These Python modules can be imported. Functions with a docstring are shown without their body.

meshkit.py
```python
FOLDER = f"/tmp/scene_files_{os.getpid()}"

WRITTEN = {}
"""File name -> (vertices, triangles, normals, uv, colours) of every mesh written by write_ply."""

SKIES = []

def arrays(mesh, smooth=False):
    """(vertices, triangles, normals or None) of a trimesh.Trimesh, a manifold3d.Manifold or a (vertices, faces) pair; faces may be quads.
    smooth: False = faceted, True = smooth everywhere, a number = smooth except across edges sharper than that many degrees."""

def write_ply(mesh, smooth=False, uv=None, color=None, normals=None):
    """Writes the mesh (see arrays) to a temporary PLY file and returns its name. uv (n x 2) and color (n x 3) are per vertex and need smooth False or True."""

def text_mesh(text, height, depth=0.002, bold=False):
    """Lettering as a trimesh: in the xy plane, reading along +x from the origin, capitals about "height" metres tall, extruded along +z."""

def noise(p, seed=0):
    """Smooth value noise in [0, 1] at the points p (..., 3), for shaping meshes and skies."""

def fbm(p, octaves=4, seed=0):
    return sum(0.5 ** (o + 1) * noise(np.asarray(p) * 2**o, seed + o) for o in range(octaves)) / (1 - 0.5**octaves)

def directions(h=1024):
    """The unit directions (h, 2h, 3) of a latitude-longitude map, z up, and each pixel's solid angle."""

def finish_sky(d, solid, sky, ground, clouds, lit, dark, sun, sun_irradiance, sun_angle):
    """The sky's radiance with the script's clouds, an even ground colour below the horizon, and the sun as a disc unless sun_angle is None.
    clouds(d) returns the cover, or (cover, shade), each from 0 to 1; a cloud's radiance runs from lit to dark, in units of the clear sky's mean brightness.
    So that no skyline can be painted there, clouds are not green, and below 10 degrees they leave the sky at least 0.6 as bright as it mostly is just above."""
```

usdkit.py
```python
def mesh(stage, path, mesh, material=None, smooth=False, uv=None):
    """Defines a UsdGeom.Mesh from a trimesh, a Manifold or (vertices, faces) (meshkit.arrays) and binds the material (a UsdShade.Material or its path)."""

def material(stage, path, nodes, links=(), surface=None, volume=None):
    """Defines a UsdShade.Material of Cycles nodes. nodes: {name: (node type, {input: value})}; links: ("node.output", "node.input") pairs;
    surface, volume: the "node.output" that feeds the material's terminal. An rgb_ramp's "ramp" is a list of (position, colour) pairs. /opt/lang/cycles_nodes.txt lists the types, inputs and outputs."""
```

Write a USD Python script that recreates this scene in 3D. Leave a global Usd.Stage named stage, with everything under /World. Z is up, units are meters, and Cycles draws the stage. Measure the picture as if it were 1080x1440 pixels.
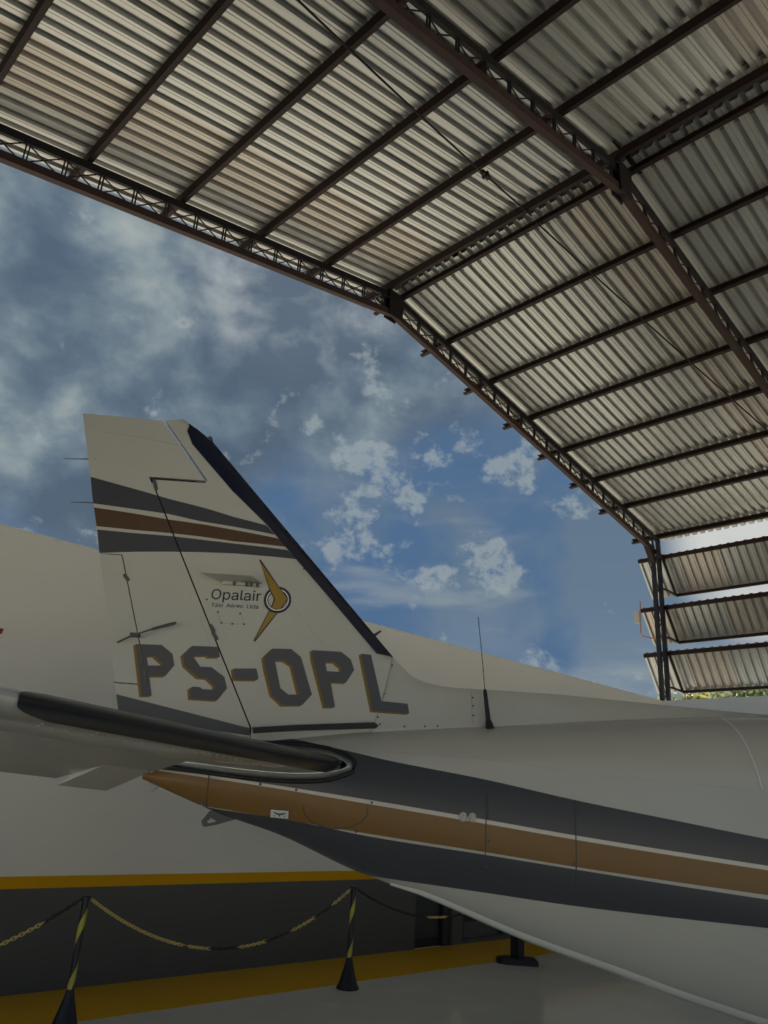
import math
import numpy as np
import trimesh
import usdkit
import meshkit
from shapely.geometry import Polygon, LineString, Point, box as sbox
from shapely.ops import unary_union
from scipy.interpolate import PchipInterpolator as PC
from pxr import Usd, UsdGeom, UsdShade, UsdLux, Sdf, Gf

stage = Usd.Stage.CreateInMemory()
UsdGeom.SetStageUpAxis(stage, "Z")
UsdGeom.SetStageMetersPerUnit(stage, 1.0)
UsdGeom.Xform.Define(stage, "/World")
UsdGeom.Scope.Define(stage, "/World/Looks")
rng = np.random.default_rng(11)

# ------------------------------------------------------------------ camera
F_PX = 1098.0                                     # focal length in pixels of a 1080 x 1440 frame
cam = UsdGeom.Camera.Define(stage, "/World/camera")
cam.CreateHorizontalApertureAttr(24.0)
cam.CreateVerticalApertureAttr(32.0)
cam.CreateFocalLengthAttr(24.0 * F_PX / 1080.0)
cam.CreateFStopAttr(0.0)
cam.CreateClippingRangeAttr((0.05, 2000.0))
cam.CreateExposureAttr(EXPOSURE := 0.0)
RIGHT = (0.70883185, -0.70309289, 0.05672559)
UP = (-0.28403628, -0.21089197, 0.93533308)
FWD = (0.64566306, 0.67910601, 0.34919084)
m = Gf.Matrix4d(*RIGHT, 0, *UP, 0, *[-x for x in FWD], 0, 0.0, 0.0, 1.8, 1)
UsdGeom.Xformable(cam).AddTransformOp().Set(m)

# ------------------------------------------------------------------ sky (the only light: an overcast afternoon, sun behind cloud)
SKY_GAIN = 1.0


def sky():
    n, l = {}, []
    n["tc"] = ("texture_coordinate", {})
    n["nrm"] = ("vector_math", {"math_type": "normalize"})
    l.append(("tc.generated", "nrm.vector1"))
    n["sep"] = ("separate_xyz", {})
    l.append(("nrm.vector", "sep.vector"))
    # hazy sky: grey-blue, paler to the horizon
    n["base"] = ("rgb_ramp", {"ramp": [(0.0, (0.16, 0.15, 0.135)), (0.49, (0.16, 0.15, 0.135)), (0.5, (0.27, 0.33, 0.37)), (0.55, (0.19, 0.255, 0.325)), (0.62, (0.130, 0.195, 0.275)), (0.70, (0.118, 0.178, 0.255)), (0.80, (0.10, 0.16, 0.25)), (1.0, (0.09, 0.145, 0.24))]})
    n["el"] = ("math", {"math_type": "multiply_add", "value2": 0.5, "value3": 0.5})
    l += [("sep.z", "el.value1"), ("el.value", "base.fac")]

    def noise(name, scale, detail, rough, loc=(0, 0, 0), stretch=(1, 1, 1), dist=0.0):
        n[name + "m"] = ("mapping", {"location": loc, "scale": stretch})
        n[name] = ("noise_texture", {"scale": scale, "detail": detail, "roughness": rough, "distortion": dist})
        l.extend([("nrm.vector", name + "m.vector"), (name + "m.vector", name + ".vector")])

    def lobe(name, d, lo, hi):
        d = np.array(d, float) / np.linalg.norm(d)
        n[name + "d"] = ("vector_math", {"math_type": "dot_product", "vector2": tuple(d)})
        n[name] = ("map_range", {"range_type": "smoothstep", "from_min": math.cos(math.radians(lo)), "from_max": math.cos(math.radians(hi)), "to_min": 0.0, "to_max": 1.0, "clamp": True})
        l.extend([("nrm.vector", name + "d.vector1"), (name + "d.value", name + ".value")])

    def mth(name, kind, a, b, clampit=False):
        n[name] = ("math", {"math_type": kind, "use_clamp": clampit, **({"value1": a} if not isinstance(a, str) else {}), **({"value2": b} if not isinstance(b, str) else {})})
        for s, v in (("value1", a), ("value2", b)):
            if isinstance(v, str):
                l.append((v, f"{name}.{s}"))
        return f"{name}.value"

    def mixc(name, fac, a, b):
        n[name] = ("mix_color", {"use_clamp_result": False, **({"a": a} if not isinstance(a, str) else {}), **({"b": b} if not isinstance(b, str) else {}), **({"fac": fac} if not isinstance(fac, str) else {})})
        for s, v in (("fac", fac), ("a", a), ("b", b)):
            if isinstance(v, str):
                l.append((v, f"{name}.{s}"))
        return f"{name}.result"

    def rng_(name, src, a, b, c=0.0, d=1.0, kind="smoothstep"):
        n[name] = ("map_range", {"range_type": kind, "from_min": a, "from_max": b, "to_min": c, "to_max": d, "clamp": True})
        l.append((src, name + ".value"))
        return name + ".result"

    # deep blue rifts in the haze
    noise("rift", 6.0, 4.0, 0.5, (0.7, 2.2, 3.1), (1, 1, 1.2), 0.2)
    lobe("bank", (0.635, 0.68, 0.37), 17, 2)
    rf = mth("rf", "add", "rift.fac", mth("rfb", "multiply", "bank.result", 0.13))
    c0 = mixc("c0", rng_("rfc", rf, 0.52, 0.72), "base.color", (0.080, 0.152, 0.275))
    # soft low streaks
    noise("strk", 3.2, 5.0, 0.55, (4.1, 0.3, 0.9), (1, 1, 4.5), 0.15)
    stl = mth("stl", "multiply", rng_("stk", "strk.fac", 0.52, 0.70, 0.0, 0.6), rng_("stz", "sep.z", 0.42, 0.30, 0.0, 1.0, "linear"))
    c0 = mixc("c0b", stl, c0, (0.29, 0.335, 0.36))
    # high deck of mottled grey cloud, thickest towards the zenith
    noise("deck", 2.6, 6.0, 0.5, (0.3, 1.1, 0.2), (1, 1, 1.7), 0.2)
    noise("tone", 7.5, 6.0, 0.52, (2.3, 8.9, 8.7), (1, 1, 1.35), 0.12)
    hi = rng_("hi", "sep.z", 0.24, 0.66, -0.20, 0.22, "linear")
    lobe("west", (0.20, 0.80, 0.55), 42, 12)
    a = mth("dk1", "add", "deck.fac", hi)
    a = mth("dk2", "add", a, mth("dkw", "multiply", "west.result", 0.24))
    deck = rng_("deckc", a, 0.44, 0.66)
    n["deckcol"] = ("rgb_ramp", {"ramp": [(0.0, (0.078, 0.116, 0.165)), (0.40, (0.088, 0.130, 0.185)), (0.48, (0.115, 0.163, 0.220)), (0.55, (0.165, 0.22, 0.265)), (0.62, (0.25, 0.31, 0.335)), (0.72, (0.36, 0.40, 0.40)), (1.0, (0.45, 0.47, 0.46))]})
    l.append(("tone.fac", "deckcol.fac"))
    c1 = mixc("c1", deck, c0, "deckcol.color")
    # a brighter break in the cloud
    lobe("sun", (0.460, 0.660, 0.594), 9, 1.0)
    glow = mth("glow", "multiply", "sun.result", rng_("glt", "tone.fac", 0.40, 0.60, 0.05, 0.6))
    c2 = mixc("c2", glow, c1, (0.56, 0.58, 0.57))
    # thin bright haze on the sun's side
    lobe("haze", (0.908, 0.276, 0.316), 9.0, 5.5)
    c2 = mixc("c2b", mth("hz", "multiply", "haze.result", rng_("hzn", "strk.fac", 0.25, 0.55, 0.55, 1.0)), c2, (0.60, 0.615, 0.60))
    # heaped clouds with pale edges lower down
    noise("puff", 13.0, 8.0, 0.60, (1.1, 2.6, 0.2), (1, 1, 1.3), 0.1)
    lobe("pile", (0.665, 0.640, 0.385), 13, 2)
    low = rng_("low", "sep.z", 0.21, 0.12, -0.06, 0.07, "linear")
    b = mth("pf1", "add", "puff.fac", mth("pfb", "multiply", "pile.result", 0.125))
    b = mth("pf0", "subtract", b, 0.03)
    b = mth("pf2", "add", b, low)
    puff = rng_("puffc", b, 0.53, 0.66)
    edge = rng_("puffe", b, 0.58, 0.70)
    pc = mixc("pcol", edge, (0.38, 0.43, 0.435), (0.185, 0.243, 0.30))
    c3 = mixc("c3", mth("pfx", "multiply", puff, 0.85), c2, pc)
    # below the horizon: the paved ground
    n["dn"] = ("math", {"math_type": "less_than", "value2": 0.0})
    l.append(("sep.z", "dn.value1"))
    c4 = mixc("c4", "dn.value", c3, (0.16, 0.15, 0.135))
    n["bg"] = ("background_shader", {"strength": SKY_GAIN})
    l.append((c4, "bg.color"))
    return usdkit.material(stage, "/World/Looks/sky", n, l, surface="bg.background")


dome = UsdLux.DomeLight.Define(stage, "/World/sky")
dome.CreateIntensityAttr(1.0)
UsdShade.MaterialBindingAPI.Apply(dome.GetPrim()).Bind(sky())

# the sun stands to the right, behind the hangar and thin cloud: it lights the ground outside, none of it falls in the picture
SUN_EL, SUN_AZ, SUN_E = math.radians(60), math.radians(3), 3.8
sun = UsdLux.DistantLight.Define(stage, "/World/sun")
sun.CreateIntensityAttr(SUN_E)
sun.CreateAngleAttr(3.0)
sun.CreateNormalizeAttr(True)
sun.CreateColorAttr(Gf.Vec3f(1.0, 0.95, 0.83))
sd = np.array([math.cos(SUN_EL) * math.cos(SUN_AZ), math.cos(SUN_EL) * math.sin(SUN_AZ), math.sin(SUN_EL)])
sx = np.cross([0, 0, 1.0], sd)
sx /= np.linalg.norm(sx)
sy = np.cross(sd, sx)
UsdGeom.Xformable(sun).AddTransformOp().Set(Gf.Matrix4d(*sx, 0, *sy, 0, *sd, 0, 0, 0, 30, 1))

# ------------------------------------------------------------------ materials
M = {}


def pbr(name, color, rough=0.5, metallic=0.0, var=0.0, scale=3.0, bump=0.0, bscale=40.0, coat=0.0, ior=1.5, vary=0.0, stretch=(1, 1, 1), rvar=0.0):
    """A principled surface whose colour drifts by +-var with noise; bump is relief in metres; vary changes tone from one piece to the next."""
    n = {"p": ("principled_bsdf", {"base_color": color, "roughness": rough, "metallic": metallic, "coat_weight": coat, "ior": ior}), "tc": ("texture_coordinate", {}), "mp": ("mapping", {"scale": stretch})}
    l = [("tc.object", "mp.vector")]
    src = None
    if var:
        n["n"] = ("noise_texture", {"scale": scale, "detail": 6.0, "roughness": 0.6})
        lo, hi = [max(0, c * (1 - var)) for c in color], [c * (1 + var) for c in color]
        n["r"] = ("rgb_ramp", {"ramp": [(0.25, lo), (0.75, hi)]})
        l += [("mp.vector", "n.vector"), ("n.fac", "r.fac")]
        src = "r.color"
    if vary:
        n["oi"] = ("object_info", {})
        n["vr"] = ("map_range", {"from_min": 0.0, "from_max": 1.0, "to_min": 1 - vary, "to_max": 1 + vary})
        n["vm"] = ("vector_math", {"math_type": "scale", "vector1": color})
        l += [("oi.random", "vr.value"), ("vr.result", "vm.scale")]
        if src:
            l.append((src, "vm.vector1"))
        src = "vm.vector"
    if src:
        l.append((src, "p.base_color"))
    if rvar:
        n["rn"] = ("noise_texture", {"scale": scale * 1.7, "detail": 5.0})
        n["rr"] = ("map_range", {"from_min": 0.3, "from_max": 0.7, "to_min": max(0.02, rough - rvar), "to_max": rough + rvar})
        l += [("mp.vector", "rn.vector"), ("rn.fac", "rr.value"), ("rr.result", "p.roughness")]
    if bump:
        n["bn"] = ("noise_texture", {"scale": bscale, "detail": 4.0})
        n["b"] = ("bump", {"strength": 1.0, "distance": bump})
        l += [("mp.vector", "bn.vector"), ("bn.fac", "b.height"), ("b.normal", "p.normal")]
    M[name] = usdkit.material(stage, f"/World/Looks/{name}", n, l, surface="p.BSDF")
    return M[name]


pbr("aircraft_white", (0.47, 0.47, 0.425), 0.24, coat=0.3, var=0.025, scale=2.0, bump=0.0006, bscale=2.2)
pbr("fin_white", (0.42, 0.425, 0.385), 0.36, var=0.03, scale=3.0)
pbr("stripe_grey", (0.050, 0.055, 0.062), 0.3, ior=1.4)
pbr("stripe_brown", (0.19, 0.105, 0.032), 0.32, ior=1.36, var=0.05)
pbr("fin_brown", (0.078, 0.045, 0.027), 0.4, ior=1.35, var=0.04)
pbr("fin_grey", (0.050, 0.053, 0.064), 0.4, ior=1.35)
pbr("letter_grey", (0.075, 0.079, 0.090), 0.45, ior=1.35)
pbr("letter_gold", (0.18, 0.115, 0.028), 0.45, ior=1.35)
pbr("logo_gold", (0.27, 0.175, 0.035), 0.45, ior=1.35)
pbr("logo_navy", (0.012, 0.014, 0.03), 0.4)
pbr("strake_highlight", (0.74, 0.735, 0.69), 0.18, coat=0.5)  # brighter than the skin: rim highlight painted into the strip colour
pbr("logo_white", (0.62, 0.63, 0.62), 0.4)
pbr("boot_navy", (0.006, 0.008, 0.022), 0.22, coat=0.3)
pbr("boot_black", (0.010, 0.010, 0.012), 0.26, ior=1.4, bump=0.0004, bscale=9.0)
pbr("bare_metal", (0.62, 0.62, 0.60), 0.30, metallic=0.9, bump=0.0012, bscale=14.0)
pbr("disc_metal", (0.30, 0.30, 0.28), 0.45, metallic=0.5, var=0.35, scale=60)
pbr("black_rubber", (0.008, 0.008, 0.010), 0.6)
pbr("seam_dark", (0.05, 0.05, 0.05), 0.7)
pbr("seam_soft", (0.30, 0.30, 0.275), 0.5)
pbr("screw_dark", (0.06, 0.06, 0.065), 0.5)
pbr("tyre", (0.02, 0.02, 0.02), 0.8)
pbr("wall_white", (0.77, 0.755, 0.70), 0.6, var=0.03, scale=0.7)
pbr("wall_side_skylit", (0.70, 0.72, 0.72), 0.6, var=0.03, scale=0.7)  # bluish cast of the skylight put into the side wall colour
pbr("wall_grey", (0.085, 0.09, 0.088), 0.5, var=0.06, scale=1.2)
pbr("paint_yellow", (0.66, 0.34, 0.002), 0.6, ior=1.25, var=0.03, scale=1.5)
pbr("floor_yellow", (0.74, 0.42, 0.002), 0.2, ior=1.3, var=0.05, scale=1.5, bump=0.0004, bscale=1.8)
pbr("floor_grey", (0.75, 0.755, 0.71), 0.12, ior=1.65, var=0.07, scale=0.8, bump=0.0005, bscale=1.5, rvar=0.05)
pbr("apron", (0.46, 0.425, 0.37), 0.85, var=0.1, scale=0.3)
pbr("steel_red", (0.016, 0.0095, 0.009), 0.7, ior=1.25, var=0.2, scale=6.0)
pbr("chord_red", (0.026, 0.0155, 0.014), 0.7, ior=1.25, var=0.2, scale=6.0)
pbr("steel_dark", (0.009, 0.008, 0.009), 0.7, ior=1.25, var=0.2, scale=6.0)
pbr("steel_navy", (0.010, 0.011, 0.017), 0.6, ior=1.3, var=0.15, scale=6.0)
pbr("sheet_a", (0.275, 0.28, 0.27), 0.33, metallic=0.5, var=0.10, scale=2.0, vary=0.06, stretch=(0.4, 6, 1), bump=0.0006, bscale=20)
pbr("sheet_b", (0.25, 0.26, 0.255), 0.37, metallic=0.5, var=0.14, scale=2.6, vary=0.06, stretch=(0.4, 6, 1), bump=0.0006, bscale=20)
pbr("sheet_c", (0.27, 0.255, 0.23), 0.39, metallic=0.45, var=0.18, scale=2.2, vary=0.06, stretch=(0.3, 7, 1), bump=0.0006, bscale=20)
pbr("cable", (0.010, 0.009, 0.009), 0.75, ior=1.25)
pbr("conduit", (0.30, 0.13, 0.10), 0.5)
pbr("lamp_grey", (0.30, 0.27, 0.25), 0.5)
pbr("tape_yellow", (0.52, 0.46, 0.06), 0.4)
pbr("chain_yellow", (0.72, 0.55, 0.17), 0.4)
pbr("chain_black", (0.02, 0.022, 0.022), 0.4)
pbr("post_black", (0.010, 0.010, 0.016), 0.35)
pbr("door_dark", (0.030, 0.033, 0.042), 0.4, var=0.1)
pbr("frame_dark", (0.02, 0.021, 0.026), 0.4)
pbr("glass_dark", (0.02, 0.024, 0.026), 0.06)
pbr("sign_red", (0.22, 0.010, 0.018), 0.4)
pbr("bark", (0.20, 0.17, 0.13), 0.8, var=0.2)


def leaf_mat(name, c):
    n = {"p": ("principled_bsdf", {"base_color": c, "roughness": 0.55}), "t": ("translucent_bsdf", {"color": tuple(min(1, x * 1.3) for x in c)}), "m": ("mix_closure", {"fac": 0.4})}
    M[name] = usdkit.material(stage, f"/World/Looks/{name}", n, [("p.BSDF", "m.closure1"), ("t.BSDF", "m.closure2")], surface="m.closure")


leaf_mat("leaf_olive", (0.17, 0.17, 0.055))
leaf_mat("leaf_green", (0.07, 0.10, 0.035))

# ------------------------------------------------------------------ prim helpers
taken = {}


def unique(parent, name):
    k = f"{parent}/{name}"
    i = taken.get(k, -1) + 1
    taken[k] = i
    return k if i == 0 else f"{k}_{i:03d}"


def tag(prim, label=None, cat=None, group=None, kind=None):
    for k, v in (("label", label), ("category", cat), ("group", group), ("kind", kind)):
        if v:
            prim.SetCustomDataByKey(k, v)
    return prim


def thing(name, label, cat=None, loc=(0, 0, 0), rz=0.0, group=None, kind=None):
    x = UsdGeom.Xform.Define(stage, unique("/World", name))
    x.AddTranslateOp().Set(Gf.Vec3d(*map(float, loc)))
    if rz:
        x.AddRotateZOp().Set(float(rz))
    return tag(x.GetPrim(), label, cat, group, kind)


def put(name, mesh, mat, parent=None, smooth=False, label=None, cat=None, group=None, kind=None):
    path = unique(str(parent.GetPath()) if parent else "/World", name)
    p = usdkit.mesh(stage, path, mesh, M[mat], smooth=smooth).GetPrim()
    return tag(p, label, cat, group, kind)


def cat_(parts):
    vs, fs, o = [], [], 0
    for p in parts:
        v, f, _ = meshkit.arrays(p)
        vs.append(v), fs.append(f + o)
        o += len(v)
    return np.vstack(vs), np.vstack(fs)


QF = np.array([[0, 3, 2, 1], [4, 5, 6, 7], [0, 1, 5, 4], [1, 2, 6, 5], [2, 3, 7, 6], [3, 0, 4, 7]])


def box(x0, x1, y0, y1, z0, z1):
    return np.array([[x0, y0, z0], [x1, y0, z0], [x1, y1, z0], [x0, y1, z0], [x0, y0, z1], [x1, y0, z1], [x1, y1, z1], [x0, y1, z1]], float), QF


def bar(p, q, w, h, up=(0, 0, 1)):
    """A straight bar of section w x h (h along up) from p to q."""
    p, q, up = (np.asarray(x, float) for x in (p, q, up))
    d = (q - p) / np.linalg.norm(q - p)
    s = np.cross(d, up)
    s /= np.linalg.norm(s)
    u = np.cross(s, d)
    c = [(-s * w / 2 - u * h / 2), (s * w / 2 - u * h / 2), (s * w / 2 + u * h / 2), (-s * w / 2 + u * h / 2)]
    return np.array([p + k for k in c] + [q + k for k in c]), QF


def channel(p, q, w, h, th, up=(0, 0, 1), open_side=1):
    """A lipped C channel from p to q: web on one side, two flanges, two lips."""
    p, q, up = (np.asarray(x, float) for x in (p, q, up))
    d = (q - p) / np.linalg.norm(q - p)
    s = np.cross(d, up)
    s /= np.linalg.norm(s)
    u = np.cross(s, d)
    s = s * open_side
    out = []
    for (a, b, ww, hh) in ((-w / 2 + th / 2, 0, th, h), (0, h / 2 - th / 2, w, th), (0, -h / 2 + th / 2, w, th), (w / 2 - th / 2, h / 2 - 0.012, th, 0.024), (w / 2 - th / 2, -h / 2 + 0.012, th, 0.024)):
        o = s * a + u * b
        out.append(bar(p + o, q + o, ww, hh, up))
    return cat_(out)


def tube(pts, r, sides=8, caps=True):
    p = np.asarray(pts, float)
    r = np.broadcast_to(r, (len(p),)).astype(float)
    t = np.gradient(p, axis=0)
    t /= np.linalg.norm(t, axis=1, keepdims=True) + 1e-12
    a = np.cross(t, np.where(np.abs(t[:, 2:]) < 0.9, [0, 0, 1.0], [1.0, 0, 0]))
    a /= np.linalg.norm(a, axis=1, keepdims=True) + 1e-12
    b, g = np.cross(t, a), np.arange(sides) * 2 * np.pi / sides
    v = p[:, None] + r[:, None, None] * (np.cos(g)[None, :, None] * a[:, None] + np.sin(g)[None, :, None] * b[:, None])
    return loft(v, caps=caps)


def loft(rings, caps=True, closed=True):
    """Skin over rings (n, k, 3)."""
    v = np.asarray(rings, float)
    n, k = v.shape[:2]
    i, j = np.meshgrid(np.arange(n - 1), np.arange(k if closed else k - 1), indexing="ij")
    j2 = (j + 1) % k
    q = np.stack([i * k + j, i * k + j2, (i + 1) * k + j2, (i + 1) * k + j], -1).reshape(-1, 4)
    f = np.vstack([q[:, [0, 1, 2]], q[:, [0, 2, 3]]])
    vv = v.reshape(-1, 3)
    if caps and closed:
        vv = np.vstack([vv, v[0].mean(0), v[-1].mean(0)])
        c0, c1, jj = n * k, n * k + 1, np.arange(k)
        f = np.vstack([f, np.stack([np.full(k, c0), (jj + 1) % k, jj], 1), np.stack([np.full(k, c1), (n - 1) * k + jj, (n - 1) * k + (jj + 1) % k], 1)])
    return vv, f


def lathe(profile, n=24):
    r = np.array([[rr, z] for rr, z in profile], float)
    g = np.arange(n) * 2 * np.pi / n
    return loft(np.stack([np.stack([rr * np.cos(g), rr * np.sin(g), np.full(n, z)], 1) for rr, z in r]))


def move(mesh, d):
    return np.asarray(mesh[0]) + np.asarray(d, float), mesh[1]


# ================================================================== THE SETTING
YW, XW = 8.02, 16.14            # inner faces of the end wall and of the side wall
ZW = 4.19                       # their top
Y0 = Y_BACK = -5.2              # where the roof ends behind the camera

put("ground", box(-150, 150, -150, 200, -0.6, -0.30), "apron", kind="structure", label="pale concrete apron around the hangar")
fl = put("floor", box(-1.6, XW, -6.0, YW, -0.30, 0.0), "floor_grey", kind="structure", label="glossy grey epoxy hangar floor")
put("painted_band", box(-1.6, XW, 6.93, YW, -0.002, 0.003), "floor_yellow", fl, label="yellow band painted along the foot of the wall")

# end wall with a door and a glazed door
DX0, DX1, GX0, GX1, DZ = 8.66, 9.42, 9.66, 11.6, 2.1
T = 0.16
wl = put("wall_end", cat_([box(-6, DX0, YW, YW + T, -0.3, ZW), box(DX1, GX0, YW, YW + T, -0.3, ZW), box(GX1, XW + T, YW, YW + T, -0.3, ZW), box(DX0, DX1, YW, YW + T, DZ, ZW), box(GX0, GX1, YW, YW + T, DZ, ZW), box(GX0, GX1, YW, YW + T, -0.3, 0.06), box(DX0, DX1, YW, YW + T, -0.3, 0.0)]), "wall_white", kind="structure", label="white rendered end wall behind the aircraft tail")
dado = [(-6, DX0), (DX1, GX0), (GX1, XW)]
put("dado", cat_([box(a, b, YW - 0.004, YW + 0.01, 0.0, 0.87) for a, b in dado] + [box(GX0, GX1, YW - 0.004, YW + 0.01, 0.0, 0.06)]), "wall_grey", wl, label="dark grey painted lower wall")
put("reveal", cat_([box(a - 0.005, a + 0.005, YW - 0.004, YW + T, 0.0, DZ + 0.005) for a in (DX0, DX1, GX0, GX1)] + [box(GX0, GX1, YW - 0.004, YW + T, 0.055, 0.064)]), "wall_grey", wl)
put("painted_stripe", cat_([box(a, b, YW - 0.006, YW + 0.01, 0.87, 0.974) for a, b in dado]), "paint_yellow", wl, label="yellow stripe between white and grey paint")
put("coping", cat_([box(-6, XW + T, YW - 0.006, YW + T + 0.006, ZW - 0.012, ZW + 0.008)]), "wall_white", wl)
red = put("painted_lettering", cat_([
    (np.array([[1.9, YW - 0.004, 3.129], [2.602, YW - 0.004, 3.129], [2.612, YW - 0.004, 3.182], [1.9, YW - 0.004, 3.182], [1.9, YW + 0.01, 3.129], [2.602, YW + 0.01, 3.129], [2.612, YW + 0.01, 3.182], [1.9, YW + 0.01, 3.182]]), QF),
    (np.array([[1.9, YW - 0.004, 3.04], [2.585, YW - 0.004, 3.04], [2.598, YW - 0.004, 3.10], [1.9, YW - 0.004, 3.10], [1.9, YW + 0.01, 3.04], [2.585, YW + 0.01, 3.04], [2.598, YW + 0.01, 3.10], [1.9, YW + 0.01, 3.10]]), QF)]), "sign_red", wl, label="end of red lettering on the white wall")
d1 = put("door_1", box(DX0, DX1, YW + 0.09, YW + 0.13, 0.0, DZ), "door_dark", kind="structure", label="dark recessed door in the grey wall")
put("door_frame", cat_([box(DX0, DX0 + 0.04, YW + 0.05, YW + 0.14, 0, DZ), box(DX1 - 0.16, DX1, YW + 0.02, YW + 0.14, 0, DZ), box(DX0, DX1, YW + 0.05, YW + 0.14, DZ - 0.04, DZ)]), "frame_dark", d1)
for k in range(9):
    put("slat", box(DX0 + 0.06, DX1 - 0.18, YW + 0.078, YW + 0.092, 0.16 + k * 0.2, 0.16 + k * 0.2 + 0.17), "door_dark", d1)
put("threshold", box(DX0 + 0.04, DX1 - 0.16, YW + 0.07, YW + 0.13, 0.0, 0.10), "black_rubber", d1)
d2 = put("door_2", box(GX0, GX0 + 0.09, YW + 0.05, YW + 0.14, 0.06, DZ), "frame_dark", kind="structure", label="dark frame of the glazed door beside the recessed door")
put("door_frame", cat_([box(GX1 - 0.09, GX1, YW + 0.05, YW + 0.14, 0.06, DZ), box(GX0 + 0.09, GX1 - 0.09, YW + 0.05, YW + 0.14, DZ - 0.08, DZ), box(10.6, 10.68, YW + 0.05, YW + 0.14, 0.06, DZ - 0.08)]), "frame_dark", d2)
put("kick_panel", box(GX0 + 0.09, GX1 - 0.09, YW + 0.08, YW + 0.11, 0.06, 0.26), "wall_grey", d2)
for a, b in ((GX0 + 0.09, 10.6), (10.68, GX1 - 0.09)):
    put("pane", box(a, b, YW + 0.09, YW + 0.10, 0.26, DZ - 0.08), "glass_dark", d2)

ws = put("wall_right", box(XW, XW + T, -6, YW, -0.3, ZW), "wall_side_skylit", kind="structure", label="pale side wall under the louvres, with bluish skylight put into its colour")
put("dado", box(XW - 0.004, XW + 0.01, -6, YW - 0.004, 0.0, 0.87), "wall_grey", ws)
put("painted_stripe", box(XW - 0.006, XW + 0.01, -6, YW - 0.006, 0.87, 0.974), "paint_yellow", ws)

put("wall_left", box(-2.0, -1.92, -5.2, YW, 3.3, 7.95), "sheet_b", kind="structure", label="unseen metal cladding added over the open left side to shade the fin")  # out of view, added to keep light off the top of the fin

# ------------------------------------------------------------------ roof
XR, ZR = 7.63, 9.90             # ridge: top of the truss chord
SL, SR = 0.19, 0.211            # slopes left and right of it
XEL, XER = -1.9, 16.98          # sheet ends at the eaves
YE = 8.555                       # outer edge of the roof sheets


def chord_z(x):
    return ZR - SL * (XR - x) if x < XR else ZR - SR * (x - XR)


PITCH, RIB = 0.185, 0.050


def sheet(x0, x1, zf, y0, y1, lift, mat_i):
    """One trapezoidal sheet from x0 to x1 (straight run) covering y0..y1; lift raises it over its neighbour at the lap."""
    prof, y = [], y0
    while y < y1 - 1e-6:
        for dy, dz in ((0.0, 0.0), (0.034, 0.0), (0.039, 0.007), (0.044, 0.0), (0.098, 0.0), (0.113, RIB), (0.170, RIB)):
            if y + dy <= y1 + 0.03:
                prof.append((y + dy, dz))
        y += PITCH
    prof.append((y1, 0.0)), prof.append((y1 + 0.045, 0.0))
    prof = np.array(prof)
    n = len(prof)
    rings = []
    for x in (x0, x1):
        z = zf(x) + lift
        top = np.stack([np.full(n, x), prof[:, 0], z + prof[:, 1] + 0.0015], 1)
        bot = np.stack([np.full(n, x), prof[:, 0], z + prof[:, 1]], 1)
        rings.append(np.vstack([top, bot[::-1]]))
    return loft(np.array(rings), caps=False)


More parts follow.
